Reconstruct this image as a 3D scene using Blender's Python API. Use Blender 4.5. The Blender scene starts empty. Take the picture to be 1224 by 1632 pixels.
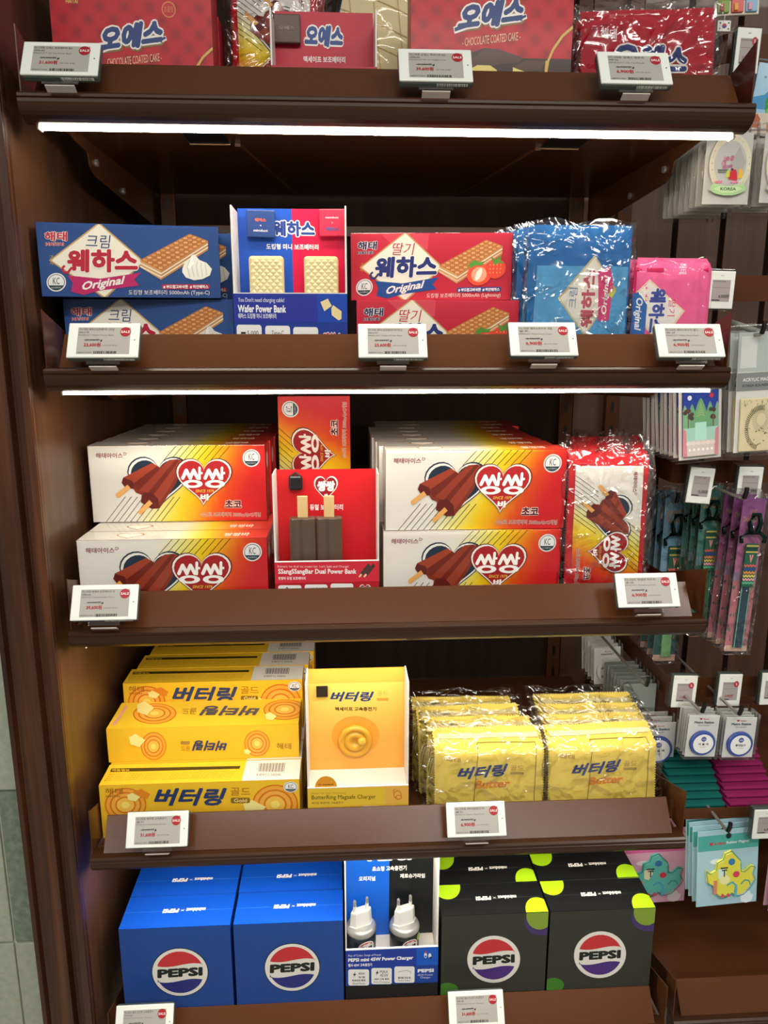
import bpy, bmesh, math, random
from mathutils import Vector, Matrix
rnd = random.Random(7)
C = bpy.context.scene.collection
# ---------------------------------------------------------------- camera, world, lights, exposure
F_PX = 1226.0
CAM = Vector((0.3787, -1.0316, 1.5)); YAW, PITCH, ROLL = 0.0552, 0.2197, -0.0005
def cam_axes():
    cy, sy, cp, sp = math.cos(YAW), math.sin(YAW), math.cos(PITCH), math.sin(PITCH)
    w = Vector((sy*cp, cy*cp, -sp)); r = Vector((cy, -sy, 0)); u = r.cross(w)
    cr, sr = math.cos(ROLL), math.sin(ROLL)
    return r*cr + u*sr, u*cr - r*sr, w
AX = cam_axes()
cam = bpy.data.cameras.new('camera'); camo = bpy.data.objects.new('camera', cam); C.objects.link(camo)
cam.sensor_fit = 'VERTICAL'; cam.sensor_height = 36.0; cam.lens = 36.0*F_PX/1632.0
cam.clip_start = 0.02; cam.clip_end = 60
R_, U_, W_ = AX
camo.matrix_world = Matrix(((R_.x, U_.x, -W_.x, CAM.x), (R_.y, U_.y, -W_.y, CAM.y), (R_.z, U_.z, -W_.z, CAM.z), (0, 0, 0, 1)))
S = bpy.context.scene; S.camera = camo
vs = S.view_settings; vs.view_transform = 'Standard'; vs.look = 'None'; vs.gamma = 1; vs.exposure = 0.32; vs.use_curve_mapping = False
S.cycles.transparent_max_bounces = 24; S.cycles.max_bounces = 6
S.cycles.sample_clamp_indirect = 4.0
w = bpy.data.worlds.new('world'); S.world = w; w.use_nodes = True
w.node_tree.nodes['Background'].inputs[0].default_value = (1.0, 0.95, 0.88, 1); w.node_tree.nodes['Background'].inputs[1].default_value = 0.19
def area(name, loc, rot, sx, sy, e, col=(1, .95, .87)):
    l = bpy.data.lights.new(name, 'AREA'); l.shape = 'RECTANGLE'; l.size = sx; l.size_y = sy; l.energy = e; l.color = col
    o = bpy.data.objects.new(name, l); C.objects.link(o); o.location = loc; o.rotation_euler = rot; return o
area('ceiling_light_front', (0.35, -2.15, 2.95), (0, 0, 0), 1.6, 0.3, 44)
area('ceiling_light_back_right', (1.45, -3.1, 2.95), (0, 0, 0), 1.5, 0.5, 30)
area('ceiling_light_back_left', (-1.35, -3.1, 2.95), (0, 0, 0), 0.7, 0.5, 18)
area('ceiling_light_right', (2.0, -1.2, 2.95), (0, 0, 0), 0.6, 0.6, 16)
LED_STRENGTH = 40.0

def at(px, py, Y):
    d = AX[2] + AX[0]*((px-612)/F_PX) - AX[1]*((py-816)/F_PX)
    return CAM + d*((Y-CAM.y)/d.y)

# ---------------------------------------------------------------- materials
def lin(c):
    if isinstance(c, str):
        c = c.lstrip('#'); c = [int(c[i:i+2], 16)/255 for i in (0, 2, 4)]
    return tuple((x/12.92 if x <= .04045 else ((x+.055)/1.055)**2.4) for x in c) + (1.0,)
def new_mat(name):
    m = bpy.data.materials.new(name); m.use_nodes = True
    nt = m.node_tree; return m, nt, nt.nodes['Principled BSDF']
def simple(name, col, rough=.5, metal=0.0, spec=.5, coat=0.0, bump=0.0, bscale=200):
    m, nt, b = new_mat(name)
    b.inputs['Base Color'].default_value = lin(col); b.inputs['Roughness'].default_value = rough
    b.inputs['Metallic'].default_value = metal; b.inputs['Specular IOR Level'].default_value = spec
    b.inputs['Coat Weight'].default_value = coat; b.inputs['Coat Roughness'].default_value = .08
    if bump:
        n = nt.nodes.new('ShaderNodeTexNoise'); n.inputs['Scale'].default_value = bscale
        tc = nt.nodes.new('ShaderNodeTexCoord'); nt.links.new(tc.outputs['Object'], n.inputs['Vector'])
        bp = nt.nodes.new('ShaderNodeBump'); bp.inputs['Strength'].default_value = bump; bp.inputs['Distance'].default_value = .001
        nt.links.new(n.outputs['Fac'], bp.inputs['Height']); nt.links.new(bp.outputs['Normal'], b.inputs['Normal'])
    return m
def vcol(name, rough, coat=0.0, spec=.5, bump=0.0, bscale=300):
    m = simple(name, '#ffffff', rough, 0, spec, coat, bump, bscale); nt = m.node_tree
    a = nt.nodes.new('ShaderNodeVertexColor'); a.layer_name = 'Col'
    nt.links.new(a.outputs['Color'], nt.nodes['Principled BSDF'].inputs['Base Color']); return m
PRINT = vcol('coated_card', .40, .06, .32)
CLOTH = vcol('woven_cloth', .85, 0, .2, .25, 900)
PLASTIC = vcol('moulded_plastic', .38, .1, .5)
METAL = simple('brown_powder_coat', '#52301a', .22, .0, .28, .0, .08, 700)
NOSE = simple('dark_brown_extrusion', '#3a210f', .3, .0, .38, .05)
STEEL = simple('steel', '#a8a59c', .35, .6)
DARKSTEEL = simple('dark_metal', '#2a1a12', .45, .4)
BLACK = simple('black_plastic', '#0b0b0c', .4)
def film(name, amt, scale, strength, rough=.1):
    m = bpy.data.materials.new(name); m.use_nodes = True; nt = m.node_tree; nt.nodes.clear()
    out = nt.nodes.new('ShaderNodeOutputMaterial'); mix = nt.nodes.new('ShaderNodeMixShader')
    tr = nt.nodes.new('ShaderNodeBsdfTransparent'); gl = nt.nodes.new('ShaderNodeBsdfGlossy'); gl.inputs['Roughness'].default_value = rough
    lw = nt.nodes.new('ShaderNodeLayerWeight'); lw.inputs['Blend'].default_value = .25
    mp = nt.nodes.new('ShaderNodeMath'); mp.operation = 'MULTIPLY_ADD'; mp.inputs[1].default_value = .55; mp.inputs[2].default_value = amt
    nt.links.new(lw.outputs['Fresnel'], mp.inputs[0])
    tc = nt.nodes.new('ShaderNodeTexCoord'); vo = nt.nodes.new('ShaderNodeTexVoronoi'); vo.inputs['Scale'].default_value = scale; vo.feature = 'DISTANCE_TO_EDGE'
    ns = nt.nodes.new('ShaderNodeTexNoise'); ns.inputs['Scale'].default_value = scale*.6; ns.inputs['Distortion'].default_value = 1.5
    vm = nt.nodes.new('ShaderNodeVectorMath'); vm.operation = 'MULTIPLY_ADD'; vm.inputs[1].default_value = (.05, .05, .05)
    nt.links.new(ns.outputs['Color'], vm.inputs[0]); nt.links.new(tc.outputs['Object'], vm.inputs[2])
    nt.links.new(tc.outputs['Object'], ns.inputs['Vector']); nt.links.new(vm.outputs[0], vo.inputs['Vector'])
    bp = nt.nodes.new('ShaderNodeBump'); bp.inputs['Strength'].default_value = strength; bp.inputs['Distance'].default_value = .004
    mr = nt.nodes.new('ShaderNodeMapRange'); mr.inputs['From Max'].default_value = .22; nt.links.new(vo.outputs['Distance'], mr.inputs['Value']); nt.links.new(mr.outputs[0], bp.inputs['Height'])
    for x in (gl, lw): nt.links.new(bp.outputs['Normal'], x.inputs['Normal'])
    nt.links.new(mp.outputs[0], mix.inputs[0]); nt.links.new(tr.outputs[0], mix.inputs[1]); nt.links.new(gl.outputs[0], mix.inputs[2])
    nt.links.new(mix.outputs[0], out.inputs[0]); return m
FILM = film('crinkled_clear_film', .10, 24, .8, .12)
SHRINK = film('smooth_clear_film', .012, 9, .10, .06)
CLEAR = film('clear_plastic_sheet', .08, 5, .0, .05)
def wood(name, c1, c2, c3, rough=.38, coat=.15):
    m, nt, b = new_mat(name)
    tc = nt.nodes.new('ShaderNodeTexCoord'); mp = nt.nodes.new('ShaderNodeMapping'); mp.inputs['Scale'].default_value = (14, 14, .7)
    n1 = nt.nodes.new('ShaderNodeTexNoise'); n1.inputs['Scale'].default_value = 2.2; n1.inputs['Detail'].default_value = 5; n1.inputs['Distortion'].default_value = .8
    mp2 = nt.nodes.new('ShaderNodeMapping'); mp2.inputs['Scale'].default_value = (420, 420, 9)
    n2 = nt.nodes.new('ShaderNodeTexNoise'); n2.inputs['Scale'].default_value = 1; n2.inputs['Detail'].default_value = 2
    cr = nt.nodes.new('ShaderNodeValToRGB'); e = cr.color_ramp.elements
    e[0].position = .3; e[0].color = lin(c1); e[1].position = .72; e[1].color = lin(c3); x = e.new(.5); x.color = lin(c2)
    mx = nt.nodes.new('ShaderNodeMix'); mx.data_type = 'RGBA'; mx.blend_type = 'MULTIPLY'; mx.inputs['Factor'].default_value = .45
    nt.links.new(tc.outputs['Object'], mp.inputs[0]); nt.links.new(tc.outputs['Object'], mp2.inputs[0])
    nt.links.new(mp.outputs[0], n1.inputs['Vector']); nt.links.new(mp2.outputs[0], n2.inputs['Vector'])
    nt.links.new(n1.outputs['Fac'], cr.inputs[0]); nt.links.new(cr.outputs[0], mx.inputs[6]); nt.links.new(n2.outputs['Fac'], mx.inputs[7])
    nt.links.new(mx.outputs[2], b.inputs['Base Color']); b.inputs['Roughness'].default_value = rough; b.inputs['Coat Weight'].default_value = coat
    return m
WALNUT = wood('dark_walnut', '#2c160a', '#4c2914', '#6d3f20', .34)
SIDEWOOD = wood('brown_walnut_panel', '#4a2e1b', '#573822', '#66442b', .42)
PANEL = wood('dark_back_panel', '#20120b', '#28180f', '#2f1d12', .85, 0)
BOARD = wood('back_board_wood', '#553a29', '#60422f', '#6b4a35', .5)
def emit(name, col, st):
    m = bpy.data.materials.new(name); m.use_nodes = True; nt = m.node_tree; nt.nodes.clear()
    o = nt.nodes.new('ShaderNodeOutputMaterial'); e = nt.nodes.new('ShaderNodeEmission'); e.inputs[0].default_value = lin(col); e.inputs[1].default_value = st
    nt.links.new(e.outputs[0], o.inputs[0]); return m
LED = emit('led_diffuser', '#fff1dc', LED_STRENGTH)
def tile_mat(name, c1, c2):
    m, nt, b = new_mat(name)
    tc = nt.nodes.new('ShaderNodeTexCoord'); n = nt.nodes.new('ShaderNodeTexNoise'); n.inputs['Scale'].default_value = 90; n.inputs['Detail'].default_value = 6
    cr = nt.nodes.new('ShaderNodeValToRGB'); cr.color_ramp.elements[0].position = .35; cr.color_ramp.elements[1].position = .7
    cr.color_ramp.elements[0].color = lin(c1); cr.color_ramp.elements[1].color = lin(c2)
    nt.links.new(tc.outputs['Object'], n.inputs['Vector']); nt.links.new(n.outputs['Fac'], cr.inputs[0]); nt.links.new(cr.outputs[0], b.inputs['Base Color'])
    b.inputs['Roughness'].default_value = .45; return m
TILE_L = tile_mat('pale_tile', '#a3ad98', '#b2baa5'); TILE_D = tile_mat('green_grey_tile', '#6f7d6c', '#8a9784')
GROUT = simple('grout', '#c6cab8', .9)
FLOORM = simple('floor_stone', '#8d8a80', .4)

# ---------------------------------------------------------------- mesh builder
class MB:
    def __init__(s): s.v = []; s.f = []; s.c = []; s.M = Matrix()
    def add(s, vs_, fs, col='#ffffff'):
        n = len(s.v); s.v += [tuple(s.M @ Vector(p)) for p in vs_]
        L = lin(col) if isinstance(col, str) else col
        for f in fs: s.f.append(tuple(n+i for i in f)); s.c.append(L)
        return s
    def box(s, x0, y0, z0, x1, y1, z1, col='#ffffff', bev=0.0):
        if bev <= 0:
            return s.add([(x0,y0,z0),(x1,y0,z0),(x1,y1,z0),(x0,y1,z0),(x0,y0,z1),(x1,y0,z1),(x1,y1,z1),(x0,y1,z1)],
                         [(0,3,2,1),(4,5,6,7),(0,1,5,4),(1,2,6,5),(2,3,7,6),(3,0,4,7)], col)
        bm = bmesh.new(); bmesh.ops.create_cube(bm, size=1)
        for v in bm.verts: v.co = Vector((x0+(x1-x0)*(v.co.x+.5), y0+(y1-y0)*(v.co.y+.5), z0+(z1-z0)*(v.co.z+.5)))
        bmesh.ops.bevel(bm, geom=bm.edges[:], offset=bev, segments=2, affect='EDGES', profile=.5)
        bm.verts.index_update()
        s.add([v.co[:] for v in bm.verts], [tuple(v.index for v in f.verts) for f in bm.faces], col); bm.free(); return s
    def prism(s, pts, axis, a, b, col='#ffffff'):
        """pts: 2D outline (counter-clockwise seen against axis), extruded along axis from a to b"""
        def P(p, t): return {'x': (t, p[0], p[1]), 'y': (p[0], t, p[1]), 'z': (p[0], p[1], t)}[axis]
        n = len(pts); vs_ = [P(p, a) for p in pts] + [P(p, b) for p in pts]
        fs = [tuple(range(n)), tuple(reversed(range(n, 2*n)))] + [(i, i+n, (i+1) % n+n, (i+1) % n) for i in range(n)]
        return s.add(vs_, fs, col)
    def tube(s, pts, r, col='#ffffff', n=8, cap=True):
        pts = [Vector(p) for p in pts]; rings = []
        for i, p in enumerate(pts):
            d = (pts[min(i+1, len(pts)-1)]-pts[max(i-1, 0)]).normalized()
            a = d.orthogonal().normalized() if abs(d.z) > .9 else d.cross(Vector((0, 0, 1))).normalized(); b = d.cross(a)
            rr = r[i] if isinstance(r, (list, tuple)) else r
            rings.append([p + a*rr*math.cos(2*math.pi*k/n) + b*rr*math.sin(2*math.pi*k/n) for k in range(n)])
        vs_ = [v for g in rings for v in g]; fs = []
        for i in range(len(pts)-1):
            for k in range(n): fs.append((i*n+k, i*n+(k+1) % n, (i+1)*n+(k+1) % n, (i+1)*n+k))
        if cap: fs += [tuple(reversed(range(n))), tuple(range((len(pts)-1)*n, len(pts)*n))]
        return s.add(vs_, fs, col)
    def lathe(s, prof, cx, cy, col='#ffffff', n=24):
        vs_ = [(cx+r*math.cos(2*math.pi*k/n), cy+r*math.sin(2*math.pi*k/n), z) for r, z in prof for k in range(n)]; fs = []
        for i in range(len(prof)-1):
            for k in range(n): fs.append((i*n+k, i*n+(k+1) % n, (i+1)*n+(k+1) % n, (i+1)*n+k))
        fs += [tuple(reversed(range(n))), tuple(range((len(prof)-1)*n, len(prof)*n))]
        return s.add(vs_, fs, col)
    def build(s, name, mat, parent=None, smooth=False):
        me = bpy.data.meshes.new(name); me.from_pydata(s.v, [], s.f)
        ca = me.color_attributes.new('Col', 'FLOAT_COLOR', 'CORNER'); buf = []
        for f, c in zip(s.f, s.c):
            if isinstance(c[0], (tuple, list)):
                for q in c: buf += q
            else: buf += list(c)*len(f)
        ca.data.foreach_set('color', buf)
        if smooth:
            me.polygons.foreach_set('use_smooth', [True]*len(me.polygons))
        me.update(); me.materials.append(mat)
        o = bpy.data.objects.new(name, me); C.objects.link(o)
        if parent: o.parent = parent
        return o

_tc = bpy.data.curves.new('lettering', 'FONT'); _to = bpy.data.objects.new('lettering', _tc); _cache = {}; _ext = {}
def text_geo(body, bold=0.0, shear=0.0, res=2):
    k = (body, bold, shear, res)
    if k not in _cache:
        _tc.body = body; _tc.offset = bold; _tc.shear = shear; _tc.resolution_u = res
        _tc.space_line = .95; _tc.align_x = 'CENTER' if '\n' in body else 'LEFT'
        m = _to.to_mesh(); vv = [(v.co.x, v.co.y) for v in m.vertices]; ff = [tuple(p.vertices) for p in m.polygons]; _to.to_mesh_clear()
        x0 = min(a for a, b in vv); x1 = max(a for a, b in vv); y0 = min(b for a, b in vv); y1 = max(b for a, b in vv)
        _ext[(body, shear, res)] = (1/(x1-x0+2*bold), 1/(y1-y0+2*bold)); _cache[k] = ([((a-x0)/(x1-x0), 1-(b-y0)/(y1-y0)) for a, b in vv], ff, (x1-x0)/(y1-y0))
    return _cache[k]
def homog(q):
    """projective map from picture quad (TL,TR,BR,BL) to the unit square"""
    A = []; B = []
    for (x, y), (u, v) in zip(q, [(0, 0), (1, 0), (1, 1), (0, 1)]):
        A.append([x, y, 1, 0, 0, 0, -u*x, -u*y]); B.append(u); A.append([0, 0, 0, x, y, 1, -v*x, -v*y]); B.append(v)
    n = 8
    M = [A[i]+[B[i]] for i in range(n)]
    for i in range(n):
        p = max(range(i, n), key=lambda r: abs(M[r][i])); M[i], M[p] = M[p], M[i]
        for r in range(n):
            if r != i:
                k = M[r][i]/M[i][i]; M[r] = [a-k*b for a, b in zip(M[r], M[i])]
    h = [M[i][n]/M[i][i] for i in range(n)]
    return lambda x, y: ((h[0]*x+h[1]*y+h[2])/(h[6]*x+h[7]*y+1), (h[3]*x+h[4]*y+h[5])/(h[6]*x+h[7]*y+1))
def clip_unit(P):
    for ax, lim, sg in ((0, 0, 1), (0, 1, -1), (1, 0, 1), (1, 1, -1)):
        Q = []
        for i in range(len(P)):
            a, b = P[i-1], P[i]; ia = (a[ax]-lim)*sg >= 0; ib = (b[ax]-lim)*sg >= 0
            if ia != ib:
                t = (lim-a[ax])/(b[ax]-a[ax]); Q.append((a[0]+(b[0]-a[0])*t, a[1]+(b[1]-a[1])*t))
            if ib: Q.append(b)
        P = Q
        if not P: return P
    return P
class Art:
    """flat print: shapes in thin layers on a W x H metre face, drawn in the frame of `quad` (TL,TR,BR,BL)"""
    def __init__(s, W, H, quad=None, plane='front', thin=.00013):
        s.W, s.H = W, H; s.map = homog(quad) if quad else (lambda x, y: (x/1000, y/1000)); s.b = MB(); s.T = None; s.thin = thin; s.L = 1; s.mi = 0
    def P(s, u, v, l): return (u*s.W, -l*s.thin-s.mi*4.5e-6, s.H-v*s.H)
    def micro(s): s.mi = (s.mi+1) % 24
    def _pt(s, x, y):
        if s.T: x, y = s.T(x, y)
        return s.map(x, y)
    def poly(s, pts, col, l=None):
        l = l or s.L; s.micro(); p = clip_unit([s._pt(*q) for q in pts])
        if len(p) < 3: return s
        a = sum(p[i-1][0]*p[i][1]-p[i][0]*p[i-1][1] for i in range(len(p)))
        if a > 0: p = p[::-1]
        # v runs down, so a negative area is counter-clockwise seen from the front
        bm_ok = len(p) <= 4
        vs_ = [s.P(u, v, l) for u, v in p]
        if bm_ok: s.b.add(vs_, [tuple(range(len(p)))], col)
        else:
            from mathutils.geometry import tessellate_polygon
            tr = tessellate_polygon([[Vector((u, v, 0)) for u, v in p]])
            fs = []
            for t in tr:
                (a0, a1), (b0, b1), (c0, c1) = p[t[0]], p[t[1]], p[t[2]]
                fs.append(t if (b0-a0)*(c1-a1)-(b1-a1)*(c0-a0) < 0 else (t[0], t[2], t[1]))
            s.b.add(vs_, fs, col)
        return s
    def rect(s, x0, y0, x1, y1, col, l=None): return s.poly([(x0, y0), (x1, y0), (x1, y1), (x0, y1)], col, l)
    def rrect(s, x0, y0, x1, y1, r, col, l=None):
        p = []
        for cx, cy, a in ((x1-r, y0+r, -90), (x1-r, y1-r, 0), (x0+r, y1-r, 90), (x0+r, y0+r, 180)):
            for k in range(5): t = math.radians(a+22.5*k); p.append((cx+r*math.cos(t), cy+r*math.sin(t)))
        return s.poly(p, col, l)
    def ell(s, cx, cy, rx, ry, col, l=None, n=28, a0=0, a1=360, rot=0):
        p = []; c, si = math.cos(math.radians(rot)), math.sin(math.radians(rot)); full = a1-a0 >= 360
        for k in range(n + (0 if full else 1)):
            t = math.radians(a0+(a1-a0)*k/n); x, y = rx*math.cos(t), ry*math.sin(t); p.append((cx+x*c-y*si, cy+x*si+y*c))
        return s.poly(p, col, l)
    def line(s, x0, y0, x1, y1, w_, col, l=None):
        d = math.hypot(x1-x0, y1-y0) or 1; nx, ny = -(y1-y0)/d*w_/2, (x1-x0)/d*w_/2
        return s.poly([(x0+nx, y0+ny), (x1+nx, y1+ny), (x1-nx, y1-ny), (x0-nx, y0-ny)], col, l)
    def path(s, pts, w_, col, l=None):
        for a, b in zip(pts, pts[1:]): s.line(*a, *b, w_, col, l)
        return s
    def text(s, body, x0, y0, x1, y1, col, l=None, bold=.02, shear=0.0, rot=0, ky=0.0, res=2, out=None, ow=.05):
        l = l or s.L
        if out:
            g = ow*.9*(y1-y0); s.text(body, x0-g*.8, y0-g, x1+g*.8, y1+g, out, l-1, bold+ow, shear, rot, ky, res)
        vv, ff, asp = text_geo(body, 0.0, shear, res)
        nc = 0 if bold <= .012 else 4 if bold < .03 else 8 if bold < .07 else 12
        ex, ey = bold*_ext[(body, shear, res)][0], bold*_ext[(body, shear, res)][1]
        shifts = [(0, 0)] + [(ex*math.cos(2*math.pi*(k+.5)/nc), ey*math.sin(2*math.pi*(k+.5)/nc)) for k in range(nc)]
        cx, cy = (x0+x1)/2, (y0+y1)/2; w_, h_ = x1-x0, y1-y0
        if rot in (90, -90, 270): w_, h_ = h_, w_
        c, si = math.cos(math.radians(rot)), math.sin(math.radians(rot)); pts = []
        for da, db in shifts:
            pts = []; s.micro()
            for a, b in vv:
                x, y = ((a-.5)*(1-2*ex)+da)*w_, ((b-.5)*(1-2*ey)+db)*h_; y += ky*x
                pts.append(s.P(*s._pt(cx+x*c-y*si, cy+x*si+y*c), l))
            s.b.add(pts, ff, col)
        return s
    def heart(s, x0, y0, x1, y1, col, l=None, grow=0.0):
        cx, cy = (x0+x1)/2, (y0+y1)/2; p = []
        for k in range(44):
            t = 2*math.pi*k/44; x = 16*math.sin(t)**3; y = 13*math.cos(t)-5*math.cos(2*t)-2*math.cos(3*t)-math.cos(4*t)
            p.append((cx+x/32*(x1-x0+2*grow), cy-(y+2.55)/29.0*(y1-y0+2*grow)))
        return s.poly(p, col, l)
    def grad(s, fn, nx, ny, l=None):
        l = l or s.L
        for i in range(nx):
            for j in range(ny):
                q = [(i/nx, j/ny), (i/nx, (j+1)/ny), ((i+1)/nx, (j+1)/ny), ((i+1)/nx, j/ny)]
                s.b.add([s.P(u, v, l) for u, v in q], [(0, 1, 2, 3)], [fn(u, v) for u, v in q])
        return s
    def build(s, name, parent=None, M=None, mat=None, flip=False):
        if M is not None: s.b.v = [tuple(M @ Vector(p)) for p in s.b.v]
        return s.b.build(name, mat or PRINT, parent)
def top_matrix(H_top, y0=0.0):
    """puts a print whose bottom edge is the front edge onto the top face at height H_top"""
    return Matrix.Translation((0, y0, H_top)) @ Matrix.Rotation(math.radians(-90), 4, 'X')
def side_matrix(W, y0=0.0): return Matrix.Translation((W, y0, 0)) @ Matrix.Rotation(math.radians(90), 4, 'Z')
def mixc(a, b, t): return tuple(x+(y-x)*t for x, y in zip(a, b))
def ramp(stops):
    st = [(p, lin(c)) for p, c in stops]
    def f(t):
        if t <= st[0][0]: return st[0][1]
        for (p, c), (q, d) in zip(st, st[1:]):
            if t <= q: return mixc(c, d, (t-p)/(q-p))
        return st[-1][1]
    return f

# ---------------------------------------------------------------- scene helpers
def tag(o, label=None, cat=None, group=None, kind=None):
    if label: o['label'] = label
    if cat: o['category'] = cat
    if group: o['group'] = group
    if kind: o['kind'] = kind
    return o
def empty(name, label=None, cat=None, group=None, loc=(0, 0, 0), rz=0):
    o = bpy.data.objects.new(name, None); o.empty_display_size = .02; C.objects.link(o); o.location = loc; o.rotation_euler.z = rz
    return tag(o, label, cat, group)
def dup(o, parent=None):
    c = o.copy(); C.objects.link(c)
    if parent: c.parent = parent
    for ch in list(o.children): dup(ch, c)
    return c
def put(o, loc, rz=0.0, label=None, group=None, rx=0.0, ry=0.0):
    o.location = loc; o.rotation_euler = (rx, ry, rz)
    if label: o['label'] = label
    if group: o['group'] = group
    return o
class Kind:
    """first call places the master itself, later calls place copies of it and its parts"""
    def __init__(s, root): s.r = root; s.used = False
    def __call__(s, loc, rz=0.0, label=None, group=None, rx=0.0, ry=0.0):
        o = dup(s.r) if s.used else s.r; s.used = True
        return put(o, loc, rz, label, group, rx, ry)

# ================================================================ SETTING
SW = 0.90                      # bay width
ZS = [1.7895, 1.465, 1.1079, .7518, .396]
fl = MB().box(-3, -5, -.05, 4, 3, 0).build('floor', FLOORM); tag(fl, kind='structure')
# tiled wall left of the cabinet
tw = MB().box(-1.6, .13, 0, -.03, .20, 3.1).build('wall_left', GROUT); tag(tw, kind='structure')
TH = .288; zg = .784
for r in range(-2, 8):
    z0 = zg + r*TH; z0c = max(z0, 0.002)
    for k in range(5):
        x1 = -.19 - (k-1)*.45; x0 = x1-.45
        x1 = min(x1, -.035)
        dark = (r == -1 and k == 0) or (r == 1 and k == 2)
        MB().box(x0+.002, .1235, z0c+.002, x1-.002, .131, z0+TH-.002, bev=.0012).build('tile', TILE_D if dark else TILE_L, tw)
# back wall; dark gaps between right bay boards stand in for hook shadows
wb = MB().box(-.02, .62, .1, 2.2, .66, 2.75).build('wall_back', simple('hook_shadow_black', '#0a0605', .9)); tag(wb, kind='structure')
MB().box(-.018, .605, .1, .868, .621, 2.75, bev=.001).build('plain_panel', PANEL, wb)
for k in range(13):
    MB().box(.876+k*.1, .605, .1, .876+k*.1+.088, .621, 2.75, bev=.001).build('board', BOARD, wb)
# cabinet frame: side panel, moulded stile, uprights
cab = empty('cabinet_frame', 'dark walnut cabinet frame with moulded front post at the left edge', 'cabinet', loc=(0, 0, 0))
MB().box(-.032, -.012, .0, -.0183, .619, 2.75).build('side_panel', SIDEWOOD, cab)
prof = [(-.096, .12), (-.096, -.008), (-.092, -.018), (-.084, -.022), (-.080, -.016), (-.077, -.016), (-.074, -.026), (-.066, -.030), (-.050, -.030), (-.043, -.026), (-.040, -.014), (-.037, -.014), (-.034, -.020), (-.026, -.022), (-.019, -.016), (-.018, -.004), (-.018, .0), (-.034, .0), (-.034, .12)]
MB().prism(prof, 'z', 0.0, 2.75).build('moulded_post', WALNUT, cab)
for ux in (.045, .855, .955):
    up = MB().box(ux-.014, .585, .1, ux+.014, .604, 2.75, bev=.0015).build('slotted_upright', METAL)
    tag(up, 'slotted metal upright on the back wall, ' + ('left one' if ux < .1 else 'behind the right end of the shelves' if ux < .9 else 'just right of the shelves'), 'upright')
    sl = MB()
    for k in range(34):
        sl.box(ux-.003, .5845, .25+k*.05, ux+.003, .586, .25+k*.05+.022)
    tag(sl.build('slots', BLACK, up), kind='stuff')
tag(MB().box(.065, .581, 1.70, .835, .603, 1.722, bev=.002).build('rear_crossbar', METAL), 'dark metal crossbar at the back under the top shelf', 'rail')

# ---- shelves
def make_shelf(width=SW, led=True):
    r = empty('display_shelf', '', 'shelf')
    MB().box(.004, .02, -.012, width-.004, .58, -.002, bev=.001).build('shelf_plate', METAL, r)
    # rolled nosing
    pr = [(-.001, .0), (-.009, -.0005), (-.012, -.003), (-.012, -.006), (-.0105, -.0072), (-.012, -.0085)]
    for k in range(7):
        t = math.radians(90*k/6*.95); pr.append((-.012+.030*(1-math.cos(t)), -.012-.019*math.sin(t)))
    pr += [(.0165, -.028), (.0165, -.010), (.0165, 0)]
    nb = MB().prism(pr[::-1], 'x', .0, width).build('rolled_nosing', NOSE, r)
    for x in (-.0008, width-.0002): MB().prism(pr[::-1], 'x', x, x+.001).build('end_cap', NOSE, nb)
    # raised fence, leaning back
    MB().prism([(.0, .0005), (.0016, .0005), (.0326, .043), (.031, .043)], 'x', .016, width-.016).build('front_fence', METAL, r)
    for x in (.0, width-.0015):
        MB().prism([(-.002, .0), (.34, .0), (.34, .012), (.15, .022), (.0, .072), (-.002, .074)], 'x', x, x+.0015).build('end_plate', METAL, r)
    if led:
        hp = [(.0240+.0068*math.cos(math.radians(t)), -.0300+.0055*math.sin(math.radians(t))) for t in range(180, 361, 20)]
        s_ = MB().prism(hp, 'x', .012, width-.012).build('light_strip', LED, r)
        MB().box(.010, .0168, -.0300, width-.010, .0315, -.012).build('strip_housing', NOSE, s_)
        for x in (.009, width-.012): MB().box(x, .0167, -.0362, x+.003, .0318, -.024, bev=.001).build('strip_cap', simple('strip_cap_plastic', '#cfc7b4', .5), s_)
    for sx in (.022, width-.024):
        a = MB().prism([(.036, -.012), (.042, -.018), (.17, -.030), (.175, -.047), (.20, -.056), (.575, -.075), (.575, -.012)], 'x', sx, sx+.002).build('bracket_arm', METAL, r)
        xx = sx+.002 if sx < .1 else sx
        MB().tube([(xx, .20, -.036), (xx+(.004 if sx < .1 else -.004), .20, -.036)], .005, n=10).build('bolt', STEEL, a)
        MB().tube([(xx, .34, -.05), (xx+(.004 if sx < .1 else -.004), .34, -.05)], .005, n=10).build('bolt', STEEL, a)
    for sx in (.195, .705):
        q = MB().box(sx-.028, .115, -.0135, sx+.028, .178, -.0115).build('slot', BLACK, r)
        MB().box(sx-.029, .1778, -.0146, sx+.029, .1788, -.0115).build('slot_lip', simple('pale_edge', '#8a6a48', .4), q)  # thin paler strip along the back of the slot
    for dx, sg in ((.23, 1), (.67, -1)):
        MB().prism([(dx, .18), (dx+.008, .18), (dx+.008+.06*sg, .56), (dx+.06*sg, .56)], 'z', -.016, -.012).build('stiffening_rib', METAL, r)
    return r
ks = Kind(make_shelf())
names = ['top brown metal shelf, carrying the red chocolate cake boxes', 'second brown metal shelf, carrying the wafer boxes', 'third brown metal shelf, carrying the heart logo ice bar boxes',
         'fourth brown metal shelf, carrying the yellow boxes and yellow pouches', 'lowest brown metal shelf of the left bay, carrying the blue and black boxes']
for z, n in zip(ZS, names): ks((0, 0, z), 0, n, 'shelves of the left bay')
nb_ = Kind(make_shelf(.9, led=False)); nb_((.914, .004, .404), 0, 'empty brown metal shelf at the bottom right beside the black boxes')

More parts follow.
